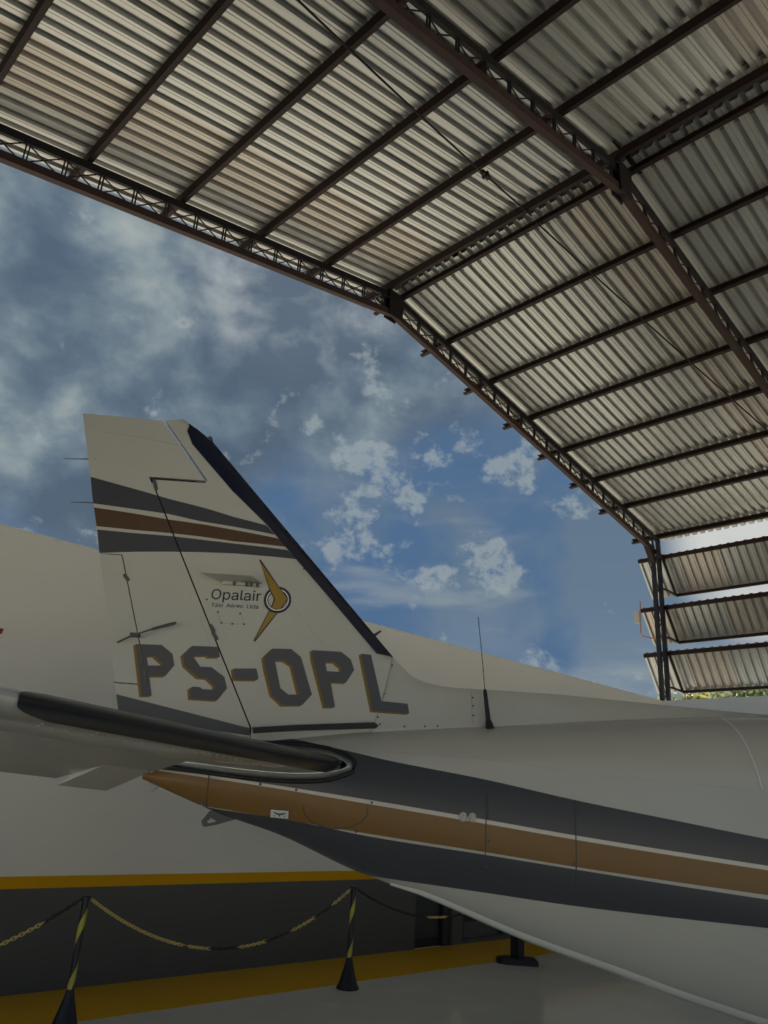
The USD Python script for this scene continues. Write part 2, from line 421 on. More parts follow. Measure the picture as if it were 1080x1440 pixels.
PUR = 0.115                     # purlin depth
sheet_z = lambda x: chord_z(x) + PUR
roof = thing("ceiling", "corrugated metal sheet roof seen from below", kind="structure")
ny = int(round((YE - Y0) / 0.925))
YER = 8.575                      # the right slope stops a little shorter
edges = np.linspace(Y0, YE, ny + 1)
mats = ["sheet_a", "sheet_b", "sheet_a", "sheet_c"]
for side in (0, 1):
    for k in range(ny):
        a, b = edges[k], edges[k + 1]
        mt = mats[(k * 3 + side * 2 + k // 3) % 4]
        lift = 0.004 * (k % 2)
        if side == 0:
            put("roof_sheet", sheet(XEL, XR - 0.05, sheet_z, a, b, lift, 0), mt, roof)
        else:
            put("roof_sheet", sheet(XR + 0.05, XER, sheet_z, a + YER - YE, b + YER - YE, lift, 0), mt, roof)
zc = sheet_z(XR) + 0.055
cap = []
for sgn, s in ((-1, SL), (1, SR)):
    p = np.array([XR, 0, zc + 0.035])
    q = np.array([XR + sgn * 0.36, 0, zc + 0.035 - s * 0.36])
    cap.append(np.array([[*p], [*q]]))
pts = [(XR - 0.36, zc - SL * 0.36 - 0.02), (XR - 0.34, zc - SL * 0.36 + 0.03), (XR, zc + 0.035), (XR + 0.34, zc - SR * 0.36 + 0.03), (XR + 0.36, zc - SR * 0.36 - 0.02)]
for k in range(ny // 3 + 1):
    a, b = Y0 + k * 3.0 - 0.03, min(Y0 + k * 3.0 + 3.0, YE + 0.02)
    if b - a < 0.3:
        continue
    rings = [np.array([(x, y, z + 0.002 * (k % 2)) for x, z in pts] + [(x, y, z + 0.003 + 0.002 * (k % 2)) for x, z in pts[::-1]]) for y in (a, b)]
    put("ridge_cap", loft(np.array(rings)), "sheet_a", roof)

# purlins
PX = dict(left=[7.45, 6.18, 4.92, 3.64, 2.38, 1.13, -0.12, -1.38], right=[7.81, 9.04, 10.29, 11.54, 12.75, 13.96, 15.16, 16.64])
ORD = ["first", "second", "third", "fourth", "fifth", "sixth", "seventh", "eighth"]
for side, xs in PX.items():
    s = SL if side == "left" else -SR
    up = np.array([-s, 0, 1.0])
    up /= np.linalg.norm(up)
    for k, x in enumerate(xs):
        z = chord_z(x) + PUR / 2 - 0.004
        word = "dark red steel purlin under the roof sheets, " + ORD[k] + " " + side + " of the ridge"
        if side == "right" and k == 7:
            word = "dark red steel eave purlin above the open strip over the louvres"
        y1 = 8.75 if side == "right" else 8.72
        put("purlin", channel((x, Y0 + 0.05, z), (x, y1, z), 0.065, PUR - 0.008, 0.006, up, 1 if side == "left" else -1), "steel_red", label=word, cat="roof beam", group="purlins under the roof")


# trusses: two chords with paired posts and crossed bars
def truss(y, label, dense=0.43):
    t = thing("roof_truss", label, "roof truss", (0, y, 0), group="lattice roof trusses")
    CH, GAP = 0.105, 0.245
    for half in (-1, 1):
        if half < 0:
            x0, x1, s = -1.55, XR, SL
        else:
            x0, x1, s = XR, 16.62, -SR
        up = np.array([-s, 0, 1.0]) / math.hypot(1, s)
        f = lambda x, d: np.array([x, 0.0, chord_z(x) - d])
        put("top_chord", bar(f(x0, CH / 2), f(x1, CH / 2), 0.05, CH, up), "steel_dark", t)
        xb = x1 - (0.34 if half > 0 else 0)
        put("bottom_chord", bar(f(x0, CH * 1.5 + GAP), f(xb, CH * 1.5 + GAP), 0.085, CH, up), "chord_red", t)
        n = int(round((x1 - x0 - 0.4) / dense))
        xs = np.linspace(x0 + 0.2, x1 - 0.25, n + 1)
        for i, x in enumerate(xs):
            for dx in (-0.019, 0.019):
                put("post", bar(f(x + dx, CH - 0.01), f(x + dx, CH + GAP + 0.01), 0.012, 0.022, (0, 1, 0)), "steel_dark", t)
            if i < n:
                a, b = x + 0.035, xs[i + 1] - 0.035
                put("brace", bar(f(a, CH) + [0, 0.02, 0], f(b, CH + GAP) + [0, 0.02, 0], 0.012, 0.012, (0, 1, 0)), "steel_dark", t)
                put("brace", bar(f(a, CH + GAP) - [0, 0.02, 0], f(b, CH) - [0, 0.02, 0], 0.012, 0.012, (0, 1, 0)), "steel_dark", t)
    # ridge gusset
    g = Polygon([(XR - 0.16, chord_z(XR) - 0.02), (XR + 0.16, chord_z(XR) - 0.02), (XR + 0.13, chord_z(XR) - 0.50), (XR - 0.13, chord_z(XR) - 0.50)])
    gm = trimesh.creation.extrude_polygon(g, 0.016, engine="earcut")
    v = np.array(gm.vertices)
    for yy in (-0.075, 0.06):
        put("gusset", (np.stack([v[:, 0], v[:, 2] + yy, v[:, 1]], 1), gm.faces), "steel_dark", t)
    return t


truss(8.10, "lattice roof truss at the open end against the sky")
truss(3.88, "lattice roof truss deeper inside, running to the upper right corner")
truss(-0.34, "lattice roof truss above the camera, out of the picture")
truss(-4.56, "lattice roof truss behind the camera, out of the picture")


def column(x, y, label):
    t = thing("column", label, "column", (x, y, 0), group="steel columns")
    top = chord_z(x + 0.3) - 0.02
    sg = 1 if x > 5 else -1
    put("post", box(-0.04, 0.04, -0.04, 0.04, -0.3, chord_z(x) - 0.36), "steel_navy", t)
    put("post", box(sg * 0.29 - 0.04, sg * 0.29 + 0.04, -0.04, 0.04, -0.3, top), "steel_navy", t)
    for k in range(19):
        z = 0.4 + k * 0.40
        a, b = (0.045, 0.225) if k % 2 else (0.225, 0.045)
        put("lattice_bar", bar((sg * a, 0.03, z), (sg * b, 0.03, z + 0.38), 0.014, 0.014, (0, 1, 0)), "steel_dark", t)
    put("knee", bar((-sg * 0.30, 0, chord_z(x) - 0.31), (0.0, 0, chord_z(x) - 0.72), 0.09, 0.12, (0, 1, 0)), "steel_red", t)
    put("bracket", bar((-0.02, -0.07, chord_z(x) - 0.46), (sg * 0.42, -0.07, chord_z(x) - 0.55), 0.05, 0.09), "steel_red", t)
    return t


column(16.345, 8.10, "twin-post steel column at the corner where the two walls meet")
column(16.345, 3.88, "twin-post steel column hidden beyond the right edge")
column(16.345, -0.34, "twin-post steel column of the third truss, far outside the picture")
column(-1.42, -0.34, "twin-post steel column just behind the camera")
column(-1.42, 3.88, "twin-post steel column left of the camera")
column(-1.42, 8.10, "twin-post steel column at the left end of the end wall")

# louvres over the side wall
for sg, xw, who in ((1, 16.70, "the side wall"),):
    for i, (zt, dx, dz) in enumerate([(7.60, 0.60, 0.85), (6.40, 0.54, 0.77), (5.35, 0.58, 0.83)]):
        nm = ["topmost", "middle", "lowest"][i]
        t = thing("louvre", f"{nm} sloping band of corrugated sheet above {who}", "louvre", (0, 0, 0), group="louvre bands over the side wall")
        zf = lambda x, zt=zt, dx=dx, dz=dz: zt - x * dz / dx
        up = np.array([dz, 0, dx]) / math.hypot(dx, dz)
        y_a, y_b, nn = -4.52, 8.64, 14
        ed = np.linspace(y_a, y_b, nn + 1)
        flip = lambda me: (np.asarray(meshkit.arrays(me)[0]) * [sg, 1, 1] + [xw, 0, 0], meshkit.arrays(me)[1][:, ::sg])
        for k in range(nn):
            v, fc = sheet(0.0, dx, zf, ed[k], ed[k + 1] - 0.02, 0.0, 0)
            base = np.array([zf(x) for x in v[:, 0]])
            off = v[:, 2] - base                      # ribs stand outwards, square to the slope
            put("sheet", flip((np.stack([v[:, 0] + off * up[0], v[:, 1], base + off * up[2]], 1), fc)), ["sheet_c", "sheet_b", "sheet_c", "sheet_a"][(k + i) % 4], t)
        put("top_rail", flip(bar((-0.015, y_a, zt - 0.055), (-0.015, y_b, zt - 0.055), 0.05, 0.085)), "steel_red", t)
        put("bottom_rail", flip(bar((dx - 0.07, y_a, zt - dz), (dx - 0.07, 8.02, zt - dz), 0.05, 0.06)), "steel_red", t)
        for yy in (8.02, 3.88, -0.34):
            put("strut", flip(bar((-0.06, yy, zt - 0.08), (dx - 0.10, yy, zt - dz), 0.05, 0.035, (0, 1, 0))), "steel_dark", t)
            put("arm", flip(bar((-0.06, yy, zt - dz + 0.02), (dx - 0.05, yy, zt - dz), 0.04, 0.04)), "steel_dark", t)

# sway cables and turnbuckle
ca = np.array([-0.1, 4.15, chord_z(-0.1) - 0.02]), np.array([7.60, 5.27, ZR - 0.02])
cb = np.array([7.72, 5.28, ZR - 0.05]), np.array([16.4, 4.05, chord_z(16.4) - 0.04])
for (p, q), lab in ((ca, "thin sway cable crossing under the left roof slope"), (cb, "thin sway cable crossing under the right roof slope")):
    w = np.linspace(0, 1, 24)[:, None]
    pts = p + (q - p) * w - np.array([0, 0, 1]) * (0.10 * 4 * w * (1 - w)) * (1 if p[0] < 5 else 0.4)
    t = thing("sway_cable", lab, "cable", group="sway cables under the roof")
    put("cable", tube(pts, 0.013, 6), "cable", t, smooth=True)
    if p[0] < 5:
        c = p + (q - p) * 0.83 - np.array([0, 0, 0.055])
        d = (q - p) / np.linalg.norm(q - p)
        put("turnbuckle", cat_([bar(c - d * 0.09, c + d * 0.09, 0.05, 0.05), bar(c - d * 0.02, c + d * 0.02, 0.09, 0.07)]), "steel_dark", t)

# conduit bracket with a small lamp outside the column
t = thing("lamp_bracket", "reddish bent pipe with a small grey floodlight outside the column", "lamp", (16.30, 8.50, 5.7))
put("pipe", tube([(0.08, 0, 0.78), (0.05, 0, 0.4), (0.02, 0, 0.02), (0.06, 0, -0.02), (0.3, -0.12, -0.04), (0.34, -0.34, -0.05)], 0.014, 8), "conduit", t, smooth=40)
put("lamp_body", cat_([box(-0.10, -0.02, -0.05, 0.05, 0.26, 0.50), box(-0.125, -0.10, -0.06, 0.06, 0.24, 0.52)]), "lamp_grey", t)
put("lamp_stem", bar((-0.03, 0, 0.36), (0.05, 0, 0.36), 0.02, 0.02), "conduit", t)

# ================================================================== THE AIRCRAFT (own frame: x forward, y to port, z up)
HEAD = -40.0
plane = thing("airplane", "white twin-engine airplane with grey and brown stripes, parked tail towards the wall", "airplane", (2.94426, 4.20619, 0.0), HEAD)

KS = [-.60, -.35, -.13, .25, .7, 1.2, 1.7, 2.2, 2.7, 3.3, 4.2]
KZT = [1.898, 1.985, 2.073, 2.148, 2.218, 2.268, 2.318, 2.374, 2.424, 2.469, 2.502]
KZB = [1.857, 1.769, 1.694, 1.593, 1.426, 1.275, 1.106, 0.965, 0.822, 0.69, 0.623]
ZT = PC(KS + [5.2, 6.2, 7.0, 7.6, 8.3, 9.0, 9.4], KZT + [2.53, 2.55, 2.50, 2.30, 1.92, 1.70, 1.45])
ZB = PC(KS + [5.2, 6.2, 7.0, 8.0, 9.0, 9.4], KZB + [0.62, 0.64, 0.68, 0.80, 0.98, 1.30])
WD = PC([-.6, -.35, -.13, .25, .7, 1.2, 1.7, 2.2, 2.7, 3.3, 4.2, 5.5, 7.0, 8.0, 9.0, 9.4], [.03, .09, .14, .20, .27, .35, .43, .51, .585, .655, .70, .71, .68, .50, .25, .05])
EX = 2.35


def hull(s, th, off=0.0):
    """Point of the fuselage skin at station s and section angle th (0 = starboard side, pi/2 = top), moved out by off."""
    s, th = np.broadcast_arrays(np.asarray(s, float), np.asarray(th, float))
    zt, zb, w = ZT(s), ZB(s), WD(s)
    h, zc_ = (zt - zb) / 2, (zt + zb) / 2
    c, n = np.cos(th), np.sin(th)
    y = w * np.sign(c) * np.abs(c) ** (2 / EX)
    z = h * np.sign(n) * np.abs(n) ** (2 / EX)
    ny_, nz_ = np.sign(y) * (np.abs(y) / w) ** (EX - 1) / w, np.sign(z) * (np.abs(z) / h) ** (EX - 1) / h
    ln = np.sqrt(ny_ ** 2 + nz_ ** 2) + 1e-9
    return np.stack([s, -(y + off * ny_ / ln), zc_ + z + off * nz_ / ln], -1)


def angle_at(s, z):
    zt, zb = ZT(s), ZB(s)
    k = np.clip((z - (zt + zb) / 2) / ((zt - zb) / 2), -1, 1)
    n = np.sign(k) * np.abs(k) ** (EX / 2)
    return np.arcsin(np.clip(n, -1, 1))


def skin(s, z, off=0.0):
    return hull(s, angle_at(s, z), off)


ss = np.concatenate([np.linspace(-.6, 0.9, 76), np.linspace(0.95, 4.2, 66), np.linspace(4.3, 9.4, 45)])
fus = put("fuselage", loft(np.stack([hull(s, np.linspace(0, 2 * np.pi, 128, endpoint=False)) for s in ss])), "aircraft_white", plane, smooth=40)


def band(lo, hi, s0, s1, mat, label, off=0.0022, n=60, sides=("r", "l")):
    sv = np.linspace(s0, s1, n)
    out = []
    for sd in sides:
        a = np.clip(angle_at(sv, lo(sv)), -np.pi / 2, np.pi / 2)
        b = np.clip(angle_at(sv, hi(sv)), -np.pi / 2, np.pi / 2)
        u = np.linspace(0, 1, 40)
        th = a[:, None] + (b - a)[:, None] * u
        P = hull(np.repeat(sv[:, None], 40, 1), th, off)
        Q = hull(np.repeat(sv[:, None], 40, 1), th, -0.002)
        R = np.concatenate([P, Q[:, ::-1]], 1)
        if sd == "l":
            R = R[:, ::-1] * [1, -1, 1]
        out.append(loft(R, caps=True))
    return put("stripe", cat_(out), mat, fus, smooth=40, label=label)


ext = lambda s, z: PC(s, z, extrapolate=True)
d1t = ext([-.7, 0.012, .365, .691, .839, 1.418, 1.956, 2.496, 2.968, 4.2, 9.5], [2.31, 2.185, 2.125, 2.070, 2.044, 1.965, 1.876, 1.80, 1.735, 1.60, 1.5])
w1t = ext([-.7, -.467, -.196, .235, .767, 1.427, 1.928, 2.951, 4.2, 9.5], [1.93, 1.914, 1.899, 1.863, 1.815, 1.747, 1.693, 1.60, 1.50, 1.45])
w1b = ext([-.7, -.384, -.193, .236, .769, 1.426, 1.928, 2.948, 4.2, 9.5], [1.92, 1.898, 1.883, 1.845, 1.791, 1.724, 1.670, 1.577, 1.475, 1.43])
w2t = ext([-.7, -.258, .167, .78, 1.432, 1.932, 2.937, 4.2, 9.5], [1.77, 1.733, 1.691, 1.632, 1.576, 1.530, 1.453, 1.365, 1.33])
w2b = ext([-.7, -.207, .311, .781, 1.433, 1.932, 2.935, 4.2, 9.5], [1.755, 1.718, 1.677, 1.617, 1.561, 1.516, 1.431, 1.345, 1.31])
d2b = ext([-.7, .5, .7, .941, 1.407, 1.98, 2.93, 4.2, 9.5], [1.44, 1.41, 1.405, 1.394, 1.366, 1.328, 1.291, 1.24, 1.22])
band(w1t, d1t, -.60, 8.6, "stripe_grey", "dark grey upper stripe along the fuselage", n=260)
band(w2t, w1b, -.60, 8.6, "stripe_brown", "golden brown stripe along the fuselage", n=260)
band(d2b, w2b, -.22, 8.6, "stripe_grey", "dark grey lower stripe along the fuselage", n=260)


kv = np.linspace(0.93, 4.2, 90)  # raised strip on the belly edge, its bright rim highlight painted in
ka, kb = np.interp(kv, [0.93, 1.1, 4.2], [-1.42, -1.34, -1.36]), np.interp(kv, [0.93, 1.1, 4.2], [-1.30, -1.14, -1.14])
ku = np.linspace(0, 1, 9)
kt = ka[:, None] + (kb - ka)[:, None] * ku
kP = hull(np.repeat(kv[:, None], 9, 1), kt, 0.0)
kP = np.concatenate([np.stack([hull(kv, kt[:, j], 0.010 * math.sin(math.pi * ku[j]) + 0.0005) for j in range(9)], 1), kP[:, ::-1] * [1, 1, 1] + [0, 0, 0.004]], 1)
put("keel_strake", loft(kP), "strake_highlight", fus, smooth=40, label="rounded strake along the lower edge of the belly, whitened as a rim highlight")


def seam_s(s, z0, z1, w=0.004, mat="seam_dark", off=0.0035, name="skin_seam", k=16):
    th = np.linspace(angle_at(s, z0), angle_at(s, z1), k)
    P, Q = hull(s - w / 2, th, off), hull(s + w / 2, th, off)
    P2, Q2 = hull(s - w / 2, th, -0.001), hull(s + w / 2, th, -0.001)
    return loft(np.stack([P, Q, Q2, P2], 1))


def seam_pts(pts, w=0.004, off=0.0035):
    """A narrow line on the skin through (s, z) points."""
    p = np.array(pts, float)
    q = np.concatenate([np.linspace(p[i], p[i + 1], 8, endpoint=False) for i in range(len(p) - 1)] + [p[-1:]])
    t_ = np.gradient(q, axis=0)
    t_ /= np.linalg.norm(t_, axis=1, keepdims=True)
    nrm = np.stack([-t_[:, 1], t_[:, 0]], 1) * w / 2
    a, b = q + nrm, q - nrm
    return loft(np.stack([skin(a[:, 0], a[:, 1], off), skin(b[:, 0], b[:, 1], off), skin(b[:, 0], b[:, 1], -.001), skin(a[:, 0], a[:, 1], -.001)], 1))


put("skin_seam", seam_s(-.19, 1.90, 1.72, 0.006), "seam_dark", fus)
put("skin_seam", seam_s(1.431, 1.955, 1.40, 0.004), "seam_dark", fus)
put("skin_seam", seam_s(1.927, 1.88, 1.35, 0.004), "seam_dark", fus)
put("skin_seam", seam_s(2.985, 2.43, 2.00, 0.010, k=26), "logo_white", fus, label="pale curved joint in the white skin")
put("skin_seam", seam_pts([(0.85, 2.092), (1.42, 2.078), (2.15, 2.022), (3.0, 1.992)], 0.005, 0.002), "aircraft_white", fus)  # raised line standing in for a soft reflection along the skin
pn = [(1.44, 1.902), (1.924, 1.874), (1.924, 1.70), (1.44, 1.752)]
uu, vv_ = np.meshgrid(np.linspace(0, 1, 10), np.linspace(0, 1, 6), indexing="ij")
P4 = [np.array(p) for p in pn]
G = (P4[0] * ((1 - uu) * (1 - vv_))[..., None] + P4[1] * (uu * (1 - vv_))[..., None] + P4[2] * (uu * vv_)[..., None] + P4[3] * ((1 - uu) * vv_)[..., None])
Pa, Qa = skin(G[..., 0], G[..., 1], 0.0042), skin(G[..., 0], G[..., 1], -0.001)
put("access_panel", loft(np.concatenate([Pa, Qa[:, ::-1]], 1)), "stripe_grey", fus, smooth=40, label="screwed rectangular access panel in the upper grey stripe")
put("skin_seam", seam_pts([pn[3], pn[0], pn[1], pn[2]], 0.007, 0.005), "seam_dark", fus)
cth = np.linspace(0.05, 2 * np.pi + 0.05, 40)
put("skin_seam", seam_pts([(0.573 + 0.186 * math.cos(a), 1.752 + 0.104 * math.sin(a)) for a in np.linspace(-3.3, 0.2, 22)], 0.0045, 0.004), "seam_dark", fus, label="round hatch outline on the brown stripe")


def studs(pts, r, off=0.004):
    out = []
    for s, z in pts:
        c, o = skin(s, z, -0.002), skin(s, z, off)
        out.append(tube([c, o], r, 8))
    return cat_(out)


put("screw", studs([(1.452, 1.892), (1.60, 1.884), (1.76, 1.874), (1.912, 1.864), (1.452, 1.765), (1.912, 1.712), (1.446, 1.635), (1.915, 1.545), (1.442, 1.50), (0.12, 1.865), (0.335, 1.845), (0.78, 1.80), (0.70, 1.64), (1.915, 1.42)], 0.0075), "screw_dark", fus, kind="stuff")
for s, lab in ((1.303, "left"), (1.356, "right")):
    put("static_port", studs([(s, 1.754)], 0.027, 0.005), "disc_metal", fus, label=f"{lab} one of two bare metal discs on the white pinstripe")
# placard with a winged emblem
A0, Bx = np.array([0.197, 1.688]), np.array([0.302, 1.7275])


def plq(u, v):
    return np.array([0.197 + 0.106 * u, 1.689 + 0.042 * v - 0.002 * u])


def skin_poly(poly, off, seg=0.03, w2s=None):
    m_ = trimesh.creation.extrude_polygon(poly, 1.0, engine="earcut").subdivide_to_size(1.0) if False else trimesh.creation.extrude_polygon(poly, 1.0, engine="earcut")
    v = np.array(m_.vertices)
    st = np.array([plq(a, b) for a, b in v[:, :2]]) if w2s is None else np.array([w2s(a, b) for a, b in v[:, :2]])
    return skin(st[:, 0], st[:, 1], -0.001 + v[:, 2] * (off + 0.001)), m_.faces


put("placard", skin_poly(sbox(-0.04, -0.08, 1.04, 1.08), 0.004), "seam_dark", fus)
put("placard", skin_poly(sbox(0, 0, 1, 1), 0.006), "logo_white", fus, label="small white placard with a winged emblem on the brown stripe")
wing_e = unary_union([Polygon([(.12, .78), (.30, .66), (.46, .56), (.5, .30), (.54, .56), (.70, .66), (.9, .72), (.72, .50), (.56, .42), (.5, .14), (.44, .42), (.28, .50)]), Point(.5, .5).buffer(.07), sbox(.18, .18, .24, .30), sbox(.76, .18, .82, .30)])
for g in getattr(wing_e, "geoms", [wing_e]):
    put("emblem", skin_poly(g, 0.0075), "screw_dark", fus)

# tie-down loop under the tail
loop = Polygon([(-0.175, 1.70), (-0.218, 1.640), (-0.207, 1.612), (-0.19, 1.609), (-0.117, 1.626), (-0.02, 1.66), (-0.02, 1.70)], [[(-0.163, 1.661), (-0.187, 1.636), (-0.172, 1.628), (-0.128, 1.642)]])
lm = trimesh.creation.extrude_polygon(loop, 0.022, engine="earcut")
v = np.array(lm.vertices)
put("tie_down_loop", (np.stack([v[:, 0], v[:, 2] - 0.011, v[:, 1]], 1), lm.faces), "stripe_grey", plane)

# ---- fin and rudder: thickness of the upright aerofoil
def fin_t(s, z, tc=0.078):
    s, z = np.asarray(s, float), np.asarray(z, float)
    le = np.where(z > 4.127, -0.4844 - 1.35 * (z - 4.127), 0.8749 - 0.9537 * (z - 2.7023))
    te = -0.824 - 0.2955 * (z - 2.2817)
    c = le - te
    x = np.clip((le - s) / c, 0, 1)
    y = 5 * tc * (0.2969 * np.sqrt(x) - 0.126 * x - 0.3516 * x ** 2 + 0.2843 * x ** 3 - 0.1015 * x ** 4) * c
    return y + 0.003


def slab(poly, tf, size=0.09, d0=None, d1=None):
    """A plate whose outline is poly (s, z) and whose half thickness is tf; with d0/d1 only a skin from tf+d0 to tf+d1 on the starboard side."""
    out = []
    for g in getattr(poly, "geoms", [poly]):
        if g.is_empty or g.area < 1e-6:
            continue
        g = g.segmentize(size)
        m_ = trimesh.creation.extrude_polygon(g, 1.0, engine="earcut").subdivide_to_size(size)
        v = np.array(m_.vertices)
        t_ = tf(v[:, 0], v[:, 1])
        if d0 is None:
            y = -(v[:, 2] * 2 - 1) * t_
        else:
            y = -(t_ + d0 + (d1 - d0) * v[:, 2])
        out.append((np.stack([v[:, 0], y, v[:, 1]], 1), m_.faces[:, ::-1]))
    return cat_(out)


def decal(name, poly, mat, parent, lift=0.0016, label=None, both=False):
    me = slab(poly, fin_t, 0.07, -0.002, lift)
    if both:
        v, f_, _ = meshkit.arrays(me)
        me = cat_([(v, f_), (v * [1, -1, 1], f_[:, ::-1])])
    return put(name, me, mat, parent, label=label)


rud = Polygon([(-1.4105, 4.2647), (-0.8392, 4.246), (-0.4922, 3.8196), (-0.485, 3.8140), (-0.8717, 3.814), (-0.82, 3.7293), (0.0149, 2.1864), (0.02, 2.135), (-0.803, 2.20)])
tab = Polygon([(-1.1097, 3.2459), (-0.964, 3.2456), (-0.9408, 3.1911), (-0.6586, 2.4147), (-0.8633, 2.419)])
finp = Polygon([(-0.8253, 4.253), (-0.6899, 4.2806), (-0.6541, 4.2391), (-0.6059, 4.2158), (-0.4844, 4.1274), (0.8749, 2.7023), (0.783, 2.2553), (0.77, 2.20), (0.026, 2.08), (0.0220, 2.19), (-0.8130, 3.7350), (-0.8414, 3.7952), (-0.4835, 3.7951), (-0.4706, 3.8187)])
tabcut = tab.buffer(0.005)
gapline = LineString([(-0.8165, 3.732), (0.0185, 2.188)]).buffer(0.0038)
rudder = put("rudder", slab(rud.difference(tabcut.union(Polygon([(-1.2, 3.25), (-1.11, 3.246), (-.863, 2.419), (-1, 2.40)]))), fin_t), "fin_white", plane, smooth=30)
fin = put("fin", slab(finp, fin_t), "fin_white", plane, smooth=30)
trim = put("trim_tab", slab(tab.buffer(-0.001), fin_t), "fin_white", rudder, smooth=30)
put("hinge_seal", slab(LineString([(-0.80, 3.70), (0.025, 2.17)]).buffer(0.008), lambda s, z: 0.75 * fin_t(s, z)), "black_rubber", fin)
put("hinge_seal", slab(LineString([(-0.964, 3.2456), (-0.9408, 3.1911), (-0.6586, 2.4147), (-0.86, 2.419)]).buffer(0.008), lambda s, z: 0.75 * fin_t(s, z)), "black_rubber", rudder)
put("hinge_seal", slab(LineString([(-0.86, 3.804), (-0.56, 3.804)]).buffer(0.010), lambda s, z: 0.6 * fin_t(s, z)), "black_rubber", fin)
for (s, z, n_) in ((-0.818, 3.757, 0.030), (-0.30, 2.795, 0.016), (-0.275, 2.745, 0.016), (-0.905, 3.095, 0.013), (-0.688, 2.52, 0.013)):
    put("hinge", slab(LineString([(s - 0.012, z + n_), (s + 0.012, z - n_)]).buffer(0.011), lambda a, b: fin_t(a, b) + 0.006), "screw_dark", rudder)
# leading edge boot
boot = Polygon([(-0.655, 4.240), (-0.6059, 4.2158), (-0.4844, 4.1274), (0.8749, 2.7023), (0.7724, 2.7088), (0.47, 3.0216), (0.1837, 3.313), (-0.0255, 3.5287), (-0.2892, 3.7558), (-0.6116, 4.085), (-0.6625, 4.185)])
le_line = LineString([(-0.66, 4.245), (-0.6059, 4.2158), (-0.4844, 4.1274), (0.8749, 2.7023)])
put("deice_boot", slab(boot.union(le_line.buffer(0.005)), lambda s, z: fin_t(s, z) + 0.004, 0.05), "boot_navy", fin, smooth=30, label="black de-icing boot on the fin's leading edge")
put("tip_light", slab(Point(-0.50, 4.150).buffer(0.016), lambda s, z: 0.02 + 0 * s), "screw_dark", fin)
# dorsal fairing
dtop = [(0.8796, 2.7026), (0.9865, 2.6045), (1.04, 2.572), (1.1044, 2.5512), (1.2, 2.535), (1.2904, 2.5299), (1.5229, 2.5321), (1.9919, 2.5343), (2.4177, 2.5218), (2.6652, 2.5132), (2.914, 2.5068), (3.1615, 2.5003), (3.3765, 2.4961), (3.8, 2.49)]
dz = PC([p[0] for p in dtop], [p[1] for p in dtop])


def dors_t(s, z):
    top_ = dz(np.clip(s, 0.88, 3.8))
    h = np.maximum(top_ - ZT(s), 0.02)
    k = np.clip((top_ - z) / h, 0, 1)
    foot = np.interp(s, [0.78, 1.2, 2.2, 3.2, 3.8], [0.098, 0.085, 0.08, 0.05, 0.02])
    return np.where(s < 0.885, np.minimum(fin_t(s, z), 0.1), 0) * 0 + 0.007 + (foot - 0.007) * k ** 0.8


dpoly = Polygon(dtop + [(3.8, 2.40), (2.9, 2.38), (1.9, 2.28), (1.2, 2.22), (0.75, 2.17), (0.783, 2.2654), (0.8283, 2.4178)])
dors = put("dorsal_fairing", slab(dpoly, dors_t, 0.06), "fin_white", plane, smooth=30)


def line_on(pts, tf, w, parent, mat="seam_dark", name="skin_seam", lift=0.0008):
    return put(name, slab(LineString(pts).buffer(w / 2, cap_style=2), tf, 0.06, -0.004, lift), mat, parent)


both_t = lambda s, z: np.maximum(fin_t(s, z), dors_t(s, z))
line_on([(0.8749, 2.69), (0.8263, 2.4178), (0.781, 2.2654)], both_t, 0.004, dors, "seam_soft")
line_on([(1.402, 2.53), (1.402, 2.30)], dors_t, 0.004, dors, "seam_soft")
dots = [((0.878, 2.645), dors_t), ((0.835, 2.455), dors_t), ((0.80, 2.305), dors_t), ((0.815, 2.262), dors_t), ((1.41, 2.472), dors_t), ((1.41, 2.418), dors_t), ((1.41, 2.357), dors_t), ((0.97, 2.258), dors_t), ((1.10, 2.268), dors_t), ((1.18, 2.274), dors_t)]
out = []
for (s, z), tf in dots:
    out.append(slab(Point(s, z).buffer(0.006, 3), tf, 0.1, -0.004, 0.002))
put("screw", cat_(out), "screw_dark", dors, kind="stuff")
# fin stripes and registration
cut = gapline
d1p = Polygon([(-1.268, 3.788), (-1.0937, 3.7486), (-0.8782, 3.7), (-0.7124, 3.6609), (-0.4493, 3.6106), (-0.251, 3.5633), (-0.03, 3.5256), (0.0326, 3.4654), (-0.2022, 3.4905), (-0.4845, 3.5173), (-0.696, 3.5528), (-0.9368, 3.5736), (-1.2169, 3.5977)])
brp = Polygon([(-1.2052, 3.5679), (-0.9313, 3.5407), (-0.6899, 3.5123), (-0.4333, 3.4919), (-0.2396, 3.4703), (0.0594, 3.4388), (0.1127, 3.3859), (-0.2298, 3.3908), (-0.4694, 3.4084), (-0.6757, 3.4187), (-0.9121, 3.4254), (-1.164, 3.4374)])
d2p = Polygon([(-1.1549, 3.413), (-0.9082, 3.4022), (-0.6724, 3.3971), (-0.4186, 3.3833), (-0.2278, 3.3742), (0.1311, 3.3622), (0.194, 3.3047), (-0.2195, 3.3064), (-0.4542, 3.2986), (-0.656, 3.2885), (-0.8867, 3.2734), (-1.1109, 3.2524)])
rz = rud.buffer(0.001)
fz = finp.difference(boot)
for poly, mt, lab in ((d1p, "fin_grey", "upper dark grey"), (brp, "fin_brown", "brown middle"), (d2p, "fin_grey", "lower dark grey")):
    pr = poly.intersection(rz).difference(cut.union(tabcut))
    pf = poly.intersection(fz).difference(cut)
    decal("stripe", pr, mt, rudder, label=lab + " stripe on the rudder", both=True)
    decal("stripe", pf, mt, fin, label=lab + " stripe on the fin", both=True)
